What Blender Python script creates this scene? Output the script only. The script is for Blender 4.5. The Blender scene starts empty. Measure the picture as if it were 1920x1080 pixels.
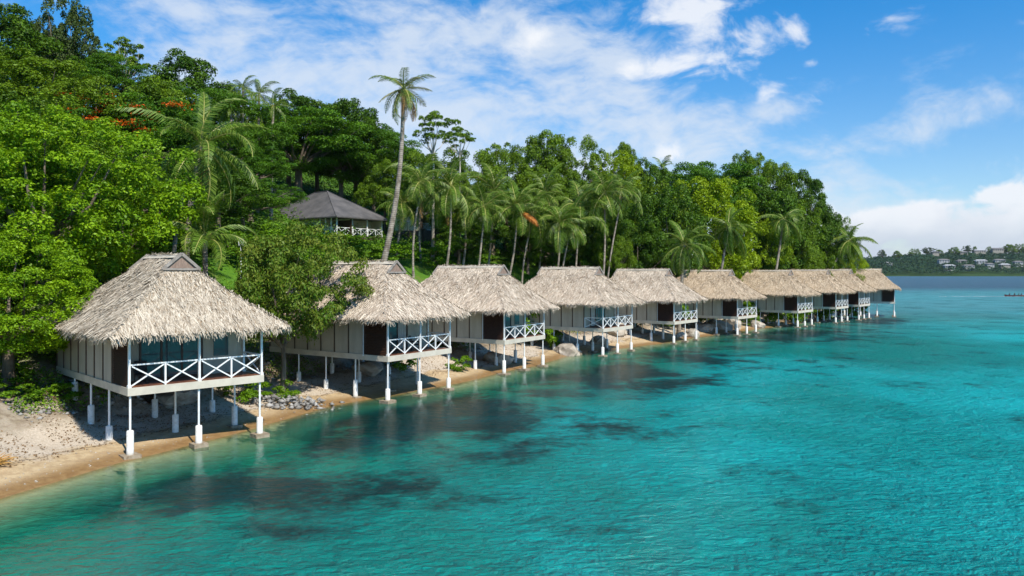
import bpy, math, random
import numpy as np
from mathutils import Vector, Matrix
R = math.radians
rng = np.random.default_rng(7)
random.seed(7)

# ------------------------------------------------------------------ camera, sky, sun, exposure
F, CX, YH, CH = 1430.0, 960.0, 510.0, 8.2       # focal length in px, centre, horizon row, camera height
scene = bpy.context.scene
cam_d = bpy.data.cameras.new('camera'); cam = bpy.data.objects.new('camera', cam_d)
scene.collection.objects.link(cam); scene.camera = cam
cam.location = (0, 0, CH); cam.rotation_euler = (R(90), 0, 0)
cam_d.sensor_width = 36; cam_d.lens = F / 1920 * 36; cam_d.shift_y = -(540 - YH) / 1920
cam_d.clip_start = 0.1; cam_d.clip_end = 9000
scene.view_settings.view_transform = 'Standard'; scene.view_settings.look = 'None'
scene.view_settings.gamma = 1; scene.view_settings.exposure = 0.35
scene.cycles.sample_clamp_direct = 6; scene.cycles.sample_clamp_indirect = 4
SUN_EL = R(51); SUN_DIR = Vector((0.585, -0.811, 0)).normalized()
SUN_VEC = Vector((SUN_DIR.x * math.cos(SUN_EL), SUN_DIR.y * math.cos(SUN_EL), math.sin(SUN_EL)))
sd = bpy.data.lights.new('sun', 'SUN'); so = bpy.data.objects.new('sun', sd); scene.collection.objects.link(so)
sd.energy = 4.8; sd.angle = R(0.5); sd.color = (1, .95, .86)
so.rotation_euler = SUN_VEC.to_track_quat('Z', 'Y').to_euler(); so.location = (0, 0, 80)

class NT:
    """tiny node helper"""
    def __init__(s, tree): s.t = tree; s.n = tree.nodes; s.l = tree.links
    def node(s, typ, **kw):
        n = s.n.new(typ)
        for k, v in kw.items():
            if k.startswith('i_'):
                key = k[2:]; key = int(key) if key.isdigit() else key.replace('_', ' ')
                s.set(n.inputs[key], v)
            else: setattr(n, k, v)
        return n
    def set(s, sock, v):
        if hasattr(v, 'links') or isinstance(v, bpy.types.NodeSocket): s.l.new(v, sock)
        else: sock.default_value = v
    def m(s, op, a, b=None, c=None, clamp=False):
        n = s.n.new('ShaderNodeMath'); n.operation = op; n.use_clamp = clamp
        for i, v in enumerate((a, b, c)):
            if v is not None: s.set(n.inputs[i], v)
        return n.outputs[0]
    def mix(s, f, a, b, mode='MIX'):
        n = s.n.new('ShaderNodeMix'); n.data_type = 'RGBA'; n.blend_type = mode
        s.set(n.inputs[0], f)
        for i, v in ((6, a), (7, b)):
            if isinstance(v, tuple) and len(v) == 3: v = v + (1,)
            s.set(n.inputs[i], v)
        return n.outputs[2]
    def noise(s, vec, scale, detail=4, rough=.55, dist=0):
        n = s.n.new('ShaderNodeTexNoise'); s.l.new(vec, n.inputs['Vector'])
        n.inputs['Scale'].default_value = scale; n.inputs['Detail'].default_value = detail
        n.inputs['Roughness'].default_value = rough; n.inputs['Distortion'].default_value = dist
        return n.outputs['Fac']
    def mapping(s, vec, scale=(1, 1, 1), rot=(0, 0, 0), loc=(0, 0, 0)):
        n = s.n.new('ShaderNodeMapping'); s.l.new(vec, n.inputs[0])
        n.inputs['Scale'].default_value = scale; n.inputs['Rotation'].default_value = rot; n.inputs['Location'].default_value = loc
        return n.outputs[0]
    def ramp(s, f, a, b, c0=0.0, c1=1.0):
        n = s.n.new('ShaderNodeMapRange'); n.interpolation_type = 'SMOOTHSTEP'
        s.set(n.inputs[0], f); n.inputs[1].default_value = a; n.inputs[2].default_value = b
        n.inputs[3].default_value = c0; n.inputs[4].default_value = c1
        return n.outputs[0]

def build_world():
    w = bpy.data.worlds.new('World'); scene.world = w; w.use_nodes = True
    g = NT(w.node_tree); g.n.clear()
    out = g.node('ShaderNodeOutputWorld'); bg = g.node('ShaderNodeBackground'); bg.inputs[1].default_value = 0.10
    g.l.new(bg.outputs[0], out.inputs[0])
    sky = g.node('ShaderNodeTexSky'); sky.sky_type = 'NISHITA'; sky.sun_disc = False
    sky.sun_elevation = SUN_EL; sky.sun_rotation = math.atan2(SUN_DIR.x, SUN_DIR.y)
    sky.air_density = 1.0; sky.dust_density = 0.15; sky.ozone_density = 2.6; sky.altitude = 0
    tc = g.node('ShaderNodeTexCoord'); D = tc.outputs['Generated']
    sp = g.node('ShaderNodeSeparateXYZ'); g.l.new(D, sp.inputs[0]); x, y, z = sp.outputs
    az = g.m('ARCTAN2', x, y)
    hl = g.m('SQRT', g.m('ADD', g.m('MULTIPLY', x, x), g.m('MULTIPLY', y, y)))
    el = g.m('DIVIDE', z, g.m('MAXIMUM', hl, .05))
    cb = g.node('ShaderNodeCombineXYZ'); g.l.new(az, cb.inputs[0]); g.l.new(el, cb.inputs[1]); V = cb.outputs[0]
    # domain warp for wisps
    wn = g.node('ShaderNodeTexNoise'); g.l.new(V, wn.inputs['Vector']); wn.inputs['Scale'].default_value = 5; wn.inputs['Detail'].default_value = 3
    vm = g.node('ShaderNodeVectorMath', operation='MULTIPLY_ADD'); g.l.new(wn.outputs['Color'], vm.inputs[0])
    vm.inputs[1].default_value = (.10, .10, 0); g.l.new(V, vm.inputs[2]); VW = vm.outputs[0]
    n_soft = g.noise(g.mapping(VW, (3.2, 6.5, 1), (0, 0, R(-32))), 2.2, 9, .60)
    n_fine = g.noise(g.mapping(VW, (8, 14, 1), (0, 0, R(-40))), 2.0, 8, .62)
    n_puff = g.noise(g.mapping(VW, (9, 13, 1)), 1.5, 8, .58, .3)
    def blob(px, py, rx, ry, rot=0):
        a0 = math.atan((px - CX) / F); e0 = (YH - py) / F * math.cos(a0)
        dx = g.m('SUBTRACT', az, a0); dy = g.m('SUBTRACT', el, e0); c, s_ = math.cos(R(rot)), math.sin(R(rot))
        u = g.m('DIVIDE', g.m('ADD', g.m('MULTIPLY', dx, c), g.m('MULTIPLY', dy, s_)), rx / F)
        v = g.m('DIVIDE', g.m('SUBTRACT', g.m('MULTIPLY', dy, c), g.m('MULTIPLY', dx, s_)), ry / F)
        q = g.m('ADD', g.m('MULTIPLY', u, u), g.m('MULTIPLY', v, v))
        return g.m('POWER', 2.718, g.m('MULTIPLY', q, -1))
    def sum_(l):
        a = l[0]
        for b in l[1:]: a = g.m('ADD', a, b)
        return a
    veil = sum_([blob(420, 110, 330, 130, -12), g.m('MULTIPLY', blob(900, 170, 290, 150, -35), 1.15), blob(1120, 150, 170, 130, -30),
                 blob(1250, 270, 330, 60, 8), g.m('MULTIPLY', blob(650, 260, 260, 90), .8), g.m('MULTIPLY', blob(1600, 300, 420, 45, 22), .62),
                 g.m('MULTIPLY', blob(1650, 390, 300, 50, 0), .9), g.m('MULTIPLY', blob(1900, 40, 180, 25, 30), .35)])
    cover = g.ramp(g.m('ADD', g.m('MULTIPLY', g.m('MINIMUM', veil, 1.05), .42), g.m('ADD', g.m('MULTIPLY', n_soft, 1.05), g.m('MULTIPLY', n_fine, .65))), .97, 1.42)
    puffs = sum_([g.m('MULTIPLY', blob(1290, 20, 110, 42, -5), 1.1), g.m('MULTIPLY', blob(1370, 90, 120, 36, 10), 1.1), blob(1010, 60, 80, 50, 40),
                  g.m('MULTIPLY', blob(1520, 120, 17, 9), .85), g.m('MULTIPLY', blob(1435, 180, 26, 20, 20), .85), g.m('MULTIPLY', blob(1250, 290, 45, 22), .9),
                  g.m('MULTIPLY', blob(1230, 120, 90, 40, 20), .7)])
    puff = g.ramp(g.m('ADD', g.m('MULTIPLY', g.m('MINIMUM', puffs, 1.0), .45), g.m('MULTIPLY', n_puff, 1.55)), .95, 1.36)
    bank = sum_([blob(1930, 412, 130, 52), blob(1800, 436, 140, 40), blob(1930, 450, 300, 42), g.m('MULTIPLY', blob(1690, 448, 140, 42), .9), blob(2300, 420, 300, 60)])
    bankm = g.ramp(g.m('ADD', g.m('MULTIPLY', g.m('MINIMUM', bank, 1.0), .55), g.m('MULTIPLY', n_puff, 1.2)), .90, 1.10)
    # graded clear sky
    tint = g.mix(g.ramp(el, .0, .38), (.92, 1.02, 1.12), (.18, .90, 1.36))
    clear = g.mix(1.0, sky.outputs[0], tint, 'MULTIPLY')
    c1 = g.mix(g.m('MULTIPLY', cover, .80), clear, (5.9, 6.5, 7.3))
    c2 = g.mix(g.m('MULTIPLY', puff, .82), c1, (7.7, 7.8, 8.0))
    shade = g.ramp(g.m('ADD', g.m('MULTIPLY', n_puff, .35), g.m('MULTIPLY', el, 4.0)), .20, .52)
    c3 = g.mix(g.m('MULTIPLY', bankm, .90), c2, g.mix(shade, (4.6, 5.2, 6.2), (7.2, 7.4, 7.8)))
    c4 = g.mix(g.ramp(el, .07, .0, 0, .75), c3, (4.6, 5.2, 6.1))
    g.l.new(c4, bg.inputs[0])
build_world()

# ------------------------------------------------------------------ helpers
COL = scene.collection
def tag(o, label=None, cat=None, group=None, kind=None):
    if label: o['label'] = label
    if cat: o['category'] = cat
    if group: o['group'] = group
    if kind: o['kind'] = kind
    return o
def empty(name, loc, rz=0, label=None, cat=None, group=None):
    o = bpy.data.objects.new(name, None); COL.objects.link(o); o.location = loc; o.rotation_euler = (0, 0, rz)
    o.empty_display_size = .3
    return tag(o, label, cat, group)
def np_mesh(name, V, Q, mats=(), attrs=None, mi=None, smooth=False):
    """V (n,3); Q: (m,4) or (m,3) array; attrs: dict name->(domain,array)"""
    me = bpy.data.meshes.new(name); V = np.asarray(V, dtype=np.float32); Q = np.asarray(Q, dtype=np.int32)
    k = Q.shape[1]; me.vertices.add(len(V)); me.vertices.foreach_set('co', V.ravel())
    me.loops.add(Q.size); me.loops.foreach_set('vertex_index', Q.ravel())
    me.polygons.add(len(Q)); me.polygons.foreach_set('loop_start', np.arange(0, Q.size, k, dtype=np.int32))
    me.update(calc_edges=True)
    for m_ in mats: me.materials.append(m_)
    if mi is not None: me.polygons.foreach_set('material_index', np.asarray(mi, dtype=np.int32))
    if smooth: me.polygons.foreach_set('use_smooth', np.ones(len(Q), dtype=bool))
    for n, (dom, arr) in (attrs or {}).items():
        a = me.attributes.new(n, 'FLOAT', dom); a.data.foreach_set('value', np.asarray(arr, dtype=np.float32))
    me.validate(); me.update()
    return me
def link(name, me, parent=None, loc=(0, 0, 0), rz=0):
    o = bpy.data.objects.new(name, me); COL.objects.link(o); o.location = loc; o.rotation_euler = (0, 0, rz)
    if parent is not None: o.parent = parent
    return o
class MB:
    def __init__(s): s.v = []; s.f = []; s.m = []; s.sm = []
    def add(s, vs, fs, m=0, sm=False):
        b = len(s.v); s.v += [tuple(v) for v in vs]
        for f in fs: s.f.append(tuple(i + b for i in f)); s.m.append(m); s.sm.append(sm)
    def box(s, x0, x1, y0, y1, z0, z1, m=0):
        vs = [(x, y, z) for z in (z0, z1) for y in (y0, y1) for x in (x0, x1)]
        s.add(vs, [(0, 2, 3, 1), (4, 5, 7, 6), (0, 1, 5, 4), (2, 6, 7, 3), (0, 4, 6, 2), (1, 3, 7, 5)], m)
    def bar(s, a, b, w, h=None, m=0):
        """square bar from a to b"""
        a = Vector(a); b = Vector(b); d = (b - a).normalized(); h = h or w
        up = Vector((0, 0, 1)) if abs(d.z) < .95 else Vector((1, 0, 0))
        sx = d.cross(up).normalized(); sy = sx.cross(d).normalized()
        vs = [p + sx * (i * w / 2) + sy * (j * h / 2) for p in (a, b) for i, j in ((-1, -1), (1, -1), (1, 1), (-1, 1))]
        s.add(vs, [(0, 1, 2, 3), (7, 6, 5, 4), (0, 4, 5, 1), (1, 5, 6, 2), (2, 6, 7, 3), (3, 7, 4, 0)], m)
    def tube(s, pts, rad, n=8, m=0, cap=True):
        pts = [Vector(p) for p in pts]; k = len(pts)
        if not hasattr(rad, '__len__'): rad = [rad] * k
        vs = []; ref = Vector((.3, .9, .1)).normalized()
        for i, p in enumerate(pts):
            d = (pts[min(i + 1, k - 1)] - pts[max(i - 1, 0)]).normalized()
            a = d.cross(ref)
            if a.length < 1e-3: a = d.cross(Vector((1, 0, 0)))
            a.normalize(); b = d.cross(a).normalized()
            for j in range(n):
                t = 2 * math.pi * j / n; vs.append(p + (a * math.cos(t) + b * math.sin(t)) * rad[i])
        fs = [(i * n + j, i * n + (j + 1) % n, (i + 1) * n + (j + 1) % n, (i + 1) * n + j) for i in range(k - 1) for j in range(n)]
        s.add(vs, fs, m, True)
        if cap:
            s.add(vs[:n], [tuple(reversed(range(n)))], m); s.add(vs[-n:], [tuple(range(n))], m)
    def cyl(s, x, y, z0, z1, r, n=12, m=0, r1=None): s.tube([(x, y, z0), (x, y, z1)], [r, r if r1 is None else r1], n, m)
    def build(s, name, mats, parent=None, loc=(0, 0, 0), rz=0):
        me = bpy.data.meshes.new(name); me.from_pydata(s.v, [], s.f)
        mats = mats if isinstance(mats, (list, tuple)) else [mats]
        for m_ in mats: me.materials.append(m_)
        me.polygons.foreach_set('material_index', s.m); me.polygons.foreach_set('use_smooth', s.sm); me.update()
        return link(name, me, parent, loc, rz)
def at(px, D): return (px - CX) / F * D
def ztop(y, D): return CH + (YH - y) * D / F

# ------------------------------------------------------------------ materials
def mat(name, fn):
    m_ = bpy.data.materials.new(name); m_.use_nodes = True; g = NT(m_.node_tree); g.n.clear()
    out = g.node('ShaderNodeOutputMaterial'); r = fn(g)
    g.l.new(r, out.inputs[0]); return m_
def princ(g, col, rough=.6, bump=None, bs=.3, bd=.02, spec=.4, **kw):
    p = g.node('ShaderNodeBsdfPrincipled')
    if isinstance(col, tuple) and len(col) == 3: col = col + (1,)
    g.set(p.inputs['Base Color'], col); g.set(p.inputs['Roughness'], rough); g.set(p.inputs['Specular IOR Level'], spec)
    for k, v in kw.items(): g.set(p.inputs[k], v)
    if bump is not None:
        b = g.node('ShaderNodeBump'); b.inputs['Strength'].default_value = bs; b.inputs['Distance'].default_value = bd
        g.l.new(bump, b.inputs['Height']); g.l.new(b.outputs[0], p.inputs['Normal'])
    return p.outputs[0]
def obj_co(g): return g.node('ShaderNodeTexCoord').outputs['Object']
def geo_pos(g): return g.node('ShaderNodeNewGeometry').outputs['Position']
def attr(g, n): a = g.node('ShaderNodeAttribute'); a.attribute_name = n; return a.outputs['Fac']
def plain(name, c1, c2, scale=3, rough=.6, bs=.2, stretch=(1, 1, 1), spec=.4):
    def f(g):
        v = g.mapping(obj_co(g), stretch); n = g.noise(v, scale, 6, .6)
        return princ(g, g.mix(g.ramp(n, .3, .7), c1, c2), rough, g.noise(v, scale * 6, 4), bs, .02, spec)
    return mat(name, f)
def leafmat(name, ca, cb, cc, trans=.3, gloss=.45, hue=.5):
    """per-leaf tint, per-tree tint, translucent leaf"""
    def f(g):
        t = attr(g, 'tint'); oi = g.node('ShaderNodeObjectInfo').outputs['Random']
        c = g.mix(t, ca, cb); c = g.mix(g.m('MULTIPLY', g.ramp(oi, 0, 1), hue), c, cc)
        p = princ(g, c, gloss, spec=.18)
        tr = g.node('ShaderNodeBsdfTranslucent'); g.l.new(g.mix(1.0, c, (1.25, 1.2, .5), 'MULTIPLY'), tr.inputs[0])
        mx = g.node('ShaderNodeMixShader'); mx.inputs[0].default_value = trans
        g.l.new(p, mx.inputs[1]); g.l.new(tr.outputs[0], mx.inputs[2]); return mx.outputs[0]
    return mat(name, f)
M = {}
M['leaf_bright'] = leafmat('bright leaf', (.05, .135, .002), (.31, .48, .010), (.15, .30, .006), .24, .5, .3)
M['leaf_mid'] = leafmat('mid leaf', (.022, .068, .003), (.20, .32, .012), (.13, .21, .006), .20, .5, .55)
M['leaf_dark'] = leafmat('dark leaf', (.012, .050, .002), (.105, .20, .008), (.07, .14, .005), .16, .5, .5)  # dark-leaved trees, colour deepened further to stand in for shadow inside crowns
M['leaf_flat'] = leafmat('feathery leaf', (.013, .065, .002), (.115, .245, .007), (.07, .15, .005), .20, .55, .5)
M['leaf_lime'] = leafmat('lime leaf', (.12, .21, .003), (.30, .40, .008), (.22, .31, .006), .28, .5, .3)
M['leaf_casu'] = leafmat('casuarina needle', (.04, .075, .015), (.10, .14, .035), (.07, .11, .02), .25, .6, .3)
M['leaf_olive'] = leafmat('reddish shrub leaf', (.045, .125, .005), (.20, .22, .03), (.12, .24, .01), .22, .5, .35)
M['leaf_shrub'] = leafmat('shrub leaf', (.028, .095, .003), (.20, .35, .012), (.13, .24, .006), .2, .5, .6)
M['frond'] = leafmat('palm frond', (.028, .075, .005), (.19, .27, .035), (.11, .20, .02), .22, .4, .6)
M['frond_tan'] = leafmat('yellowing frond', (.07, .085, .02), (.24, .20, .07), (.16, .15, .04), .2, .5, .4)
M['frond_brown'] = leafmat('dead frond', (.16, .09, .035), (.30, .17, .07), (.22, .13, .06), .2, .6, .4)
M['frond_rust'] = leafmat('rusty frond', (.34, .085, .02), (.48, .19, .04), (.4, .12, .03), .2, .6, .2)
M['flame'] = leafmat('flame blossom', (.55, .07, .008), (.75, .17, .015), (.6, .11, .01), .2, .6, .2)
M['white_bloom'] = leafmat('white blossom', (.75, .75, .62), (.85, .85, .8), (.8, .8, .7), .2, .6, .2)
M['bark'] = plain('grey brown bark', (.10, .075, .05), (.22, .18, .135), 2.0, .9, .5, (1, 1, .25), .1)
M['bark_pale'] = plain('pale bark', (.36, .31, .25), (.55, .50, .43), 2.0, .85, .4, (1, 1, .3), .1)
def palm_bark(g):
    o = obj_co(g); w = g.node('ShaderNodeTexWave'); w.wave_type = 'BANDS'; w.bands_direction = 'Z'; g.l.new(o, w.inputs[0])
    w.inputs['Scale'].default_value = 1.6; w.inputs['Distortion'].default_value = 2.5; w.inputs['Detail'].default_value = 2
    n = g.noise(o, 2.2, 5)
    c = g.mix(g.ramp(n, .35, .65), (.20, .165, .125), (.42, .36, .29)); c = g.mix(g.m('MULTIPLY', w.outputs['Fac'], .45), c, (.10, .075, .055))
    return princ(g, c, .9, w.outputs['Fac'], .4, .03, .1)
M['palm_bark'] = mat('ringed palm bark', palm_bark)
M['rachis'] = plain('frond rib', (.22, .24, .05), (.36, .33, .09), 1, .5, .1)
M['rachis_orange'] = plain('orange frond rib', (.45, .20, .04), (.5, .3, .08), 1, .5, .1)
M['husk'] = plain('coconut husk', (.20, .15, .03), (.34, .20, .06), 4, .6)
M['panicle'] = plain('pale palm panicle', (.34, .33, .2), (.5, .46, .32), 8, .8)

def wood_white(g):
    o = obj_co(g); n = g.noise(o, 5, 5)
    return princ(g, g.mix(g.ramp(n, .35, .8), (.82, .82, .80), (.70, .70, .67)), .45, g.noise(o, 30, 3), .08, .01)
M['white'] = mat('white painted timber', wood_white)
def wallm(g):
    o = obj_co(g); n = g.noise(g.mapping(o, (1, 1, .35)), 1.6, 6, .65)
    z = g.node('ShaderNodeSeparateXYZ'); g.l.new(o, z.inputs[0])
    stain = g.m('MULTIPLY', g.ramp(g.noise(g.mapping(o, (5, 5, .3)), 2, 4), .5, .75), .35)
    c = g.mix(g.ramp(n, .3, .75), (.46, .42, .335), (.37, .335, .27)); c = g.mix(stain, c, (.30, .27, .22))
    return princ(g, c, .7, g.noise(o, 40, 3), .08, .01)
M['wall'] = mat('beige painted panel', wallm)
M['fascia'] = plain('cream fascia board', (.62, .56, .45), (.50, .45, .36), 1.2, .55, .06)
M['batten'] = plain('dark batten', (.05, .035, .025), (.09, .06, .04), 3, .6)
M['louvre'] = plain('dark stained louvre', (.045, .020, .012), (.09, .042, .024), 4, .5, .2, (1, 1, 6))
M['deckwood'] = plain('red brown decking', (.16, .055, .03), (.24, .10, .055), 3, .45, .1, (1, 6, 1))
M['frame'] = plain('dark brown door frame', (.04, .02, .013), (.07, .035, .022), 3, .45)
def glassm(g):
    return princ(g, (.05, .085, .095), .04, spec=.9)
M['glass'] = mat('dark door glass', glassm)
M['curtain'] = plain('pale curtain', (.5, .5, .47), (.6, .6, .57), 3, .9)
def conc(g):
    o = obj_co(g); p = geo_pos(g); z = g.node('ShaderNodeSeparateXYZ'); g.l.new(p, z.inputs[0])
    n = g.noise(o, 7, 6, .65)
    c = g.mix(g.ramp(n, .35, .7), (.74, .73, .69), (.60, .57, .51))
    c = g.mix(g.ramp(g.m('ADD', z.outputs[2], g.m('MULTIPLY', n, .3)), .50, .12), c, (.26, .20, .12))
    return princ(g, c, .85, g.noise(o, 25, 5), .35, .02, .15)
M['concrete'] = mat('whitewashed concrete', conc)
M['pad'] = plain('stained concrete pad', (.21, .155, .10), (.36, .30, .22), 6, .9, .5, (1, 1, 1), .1)
def thatch(g, a, b, c_):
    t = attr(g, 'tint'); o = obj_co(g); n = g.noise(o, 1.3, 5, .6)
    c = g.mix(t, a, b); c = g.mix(g.m('MULTIPLY', g.ramp(n, .42, .7), .55), c, c_); c = g.mix(g.m('MULTIPLY', g.ramp(g.noise(o, 4.5, 6, .75), .56, .68), .55), c, tuple(v * .45 for v in a))
    c = g.mix(g.m('MULTIPLY', g.node('ShaderNodeObjectInfo').outputs['Random'], .3), c, g.mix(t, (.20, .14, .09), (.58, .47, .34)))
    return princ(g, c, .9, spec=.1)
M['thatch'] = mat('dry palm thatch', lambda g: thatch(g, (.27, .19, .13), (.80, .70, .56), (.52, .41, .31)))
M['thatch_grey'] = mat('weathered palm thatch', lambda g: thatch(g, (.27, .205, .14), (.66, .575, .45), (.40, .34, .26)))
M['thatch_brown'] = mat('brown palm thatch', lambda g: thatch(g, (.24, .155, .09), (.80, .66, .48), (.56, .42, .28)))
M['thatch_under'] = plain('thatch underlayer', (.20, .145, .09), (.33, .25, .165), 6, .95, .8, (1, 1, 1), .05)
M['ridge'] = plain('ridge capping', (.42, .36, .28), (.58, .52, .42), 5, .9, .6, (1, .2, 1), .1)
M['gable'] = plain('weathered gable board', (.20, .135, .10), (.32, .23, .18), 4, .8, .3, (6, 1, 1), .1)
M['gable_edge'] = plain('weathered barge board', (.20, .17, .14), (.33, .29, .25), 4, .8, .3)
def roofm(g):
    o = obj_co(g); n = g.noise(o, .7, 6, .6); w = g.node('ShaderNodeTexWave'); w.bands_direction = 'X'; g.l.new(o, w.inputs[0]); w.inputs['Scale'].default_value = 1.6
    return princ(g, g.mix(g.ramp(n, .3, .7), (.075, .072, .07), (.135, .125, .12)), .6, w.outputs['Fac'], .25, .03, .3)
M['grey_roof'] = mat('grey sheet roof', roofm)
M['house_wall'] = plain('cream house wall', (.66, .61, .40), (.52, .48, .32), 1.2, .8, .05)
M['rock'] = plain('pale coral rock', (.26, .22, .17), (.50, .44, .36), 1.4, .95, .9, (1, 1, 1), .1)
M['rock_dark'] = plain('grey rubble', (.14, .13, .115), (.40, .38, .35), 1.5, .95, .9, (1, 1, 1), .1)
M['black'] = plain('dark rattan', (.015, .013, .012), (.04, .03, .025), 12, .6)
M['far_white'] = plain('far white wall', (.36, .37, .37), (.30, .30, .30), .1, .8, 0)
M['far_cream'] = plain('far cream wall', (.30, .27, .22), (.26, .24, .2), .1, .8, 0)
M['far_roof'] = plain('far grey roof', (.15, .14, .13), (.2, .18, .17), .1, .8, 0)
M['far_roof_white'] = plain('far pale roof', (.40, .40, .40), (.34, .34, .34), .1, .8, 0)
M['far_window'] = plain('far window', (.03, .035, .04), (.05, .05, .06), .1, .3, 0)
M['hull'] = plain('dark red boat hull', (.10, .02, .02), (.14, .03, .03), 1, .4, .05)
M['skin'] = plain('brown skin', (.10, .05, .03), (.13, .065, .04), 3, .6, .05)

# ------------------------------------------------------------------ terrain
SH = np.array([(-900, -700), (-300, -260), (-60, -45), (-38, -12), (-27, 6), (-21, 19), (-18.5, 27.6), (-16.9, 32.8), (-15.3, 36.1), (-13.5, 39.2), (-10.9, 46.6),
               (-7.3, 51.9), (-4, 56.2), (-.8, 61.6), (2.4, 66.5), (6.3, 75.6), (10.6, 80.6), (16.8, 87.2), (22.5, 95.0), (29.6, 103.0), (38.4, 113), (48, 125), (57, 138),
               (64, 150), (67, 160), (66, 174), (55, 200), (10, 260), (-120, 360), (-500, 520), (-1500, 700)], dtype=float)
TB = np.array([(-400, -9), (-120, -6.5), (-60, -4.6), (-30, -3.6), (-15, -2.6), (-6, -1.35), (-2.5, -.5), (0, -.02), (2, .26), (5, .75), (7, 1.25), (9, 2.2), (11, 2.9), (14, 4.3), (18, 6.7), (22, 9.0),
               (30, 11.4), (38, 13), (60, 21), (100, 31), (200, 42), (600, 60)], dtype=float)
def vnoise(x, y, sc, seed=0):
    x = np.asarray(x, float) / sc; y = np.asarray(y, float) / sc
    xi = np.floor(x).astype(int); yi = np.floor(y).astype(int); fx = x - xi; fy = y - yi
    fx = fx * fx * (3 - 2 * fx); fy = fy * fy * (3 - 2 * fy)
    def h(a, b):
        v = np.sin(a * 127.1 + b * 311.7 + seed * 74.7) * 43758.5453; return v - np.floor(v)
    return (h(xi, yi) * (1 - fx) + h(xi + 1, yi) * fx) * (1 - fy) + (h(xi, yi + 1) * (1 - fx) + h(xi + 1, yi + 1) * fx) * fy
def shore_s(X, Y):
    X = np.asarray(X, float); Y = np.asarray(Y, float); best = np.full(X.shape, 1e9); sg = np.ones(X.shape)
    for a, b in zip(SH[:-1], SH[1:]):
        d = b - a; L2 = d @ d; t = np.clip(((X - a[0]) * d[0] + (Y - a[1]) * d[1]) / L2, 0, 1)
        dx = X - a[0] - t * d[0]; dy = Y - a[1] - t * d[1]; q = np.hypot(dx, dy)
        s_ = np.where(d[0] * dy - d[1] * dx >= 0, 1, -1); up = q < best - 1e-9
        best = np.where(up, q, best); sg = np.where(up, s_, sg)
    return best * sg
def terr(X, Y, s=None):
    X = np.asarray(X, float); Y = np.asarray(Y, float)
    if s is None: s = shore_s(X, Y)
    jit = (vnoise(X, Y, 7, 1) - .5) * 2.2 + (vnoise(X, Y, 2.3, 2) - .5) * .9
    ss = s + jit * np.clip(np.abs(s) / 3, 0.25, 1)
    z = np.interp(ss, TB[:, 0], TB[:, 1])
    rgt = np.clip((X - 10) / 50, 0, 1) * np.clip((Y - 60) / 60, 0, 1)      # the headland is lower
    z = np.where(s > 12, z - rgt * np.clip((s - 12) * .12, 0, 6), z)
    bank = np.exp(-((s - 8.5) / 2.6) ** 2)
    z = z + bank * ((vnoise(X, Y, 1.7, 3) - .5) * .9 + (vnoise(X, Y, .7, 4) - .5) * .35)
    z = z + np.where(s > 0, np.clip(s / 4, 0, 1) * (vnoise(X, Y, .9, 5) - .5) * .16, 0)
    return z
def tz(x, y): return float(terr(np.array([x]), np.array([y]))[0])
def grid(xs, ys, fn):
    XX, YY = np.meshgrid(xs, ys); Z = fn(XX, YY); nx, ny = len(xs), len(ys)
    V = np.stack([XX.ravel(), YY.ravel(), Z.ravel()], 1)
    i = np.arange(ny - 1)[:, None] * nx + np.arange(nx - 1)[None, :]; i = i.ravel()
    return V, np.stack([i, i + 1, i + 1 + nx, i + nx], 1)
def axis(*segs):
    out = []
    for a, b, n in segs: out += list(np.linspace(a, b, n, endpoint=False))
    return np.array(out + [segs[-1][1]])
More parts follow.
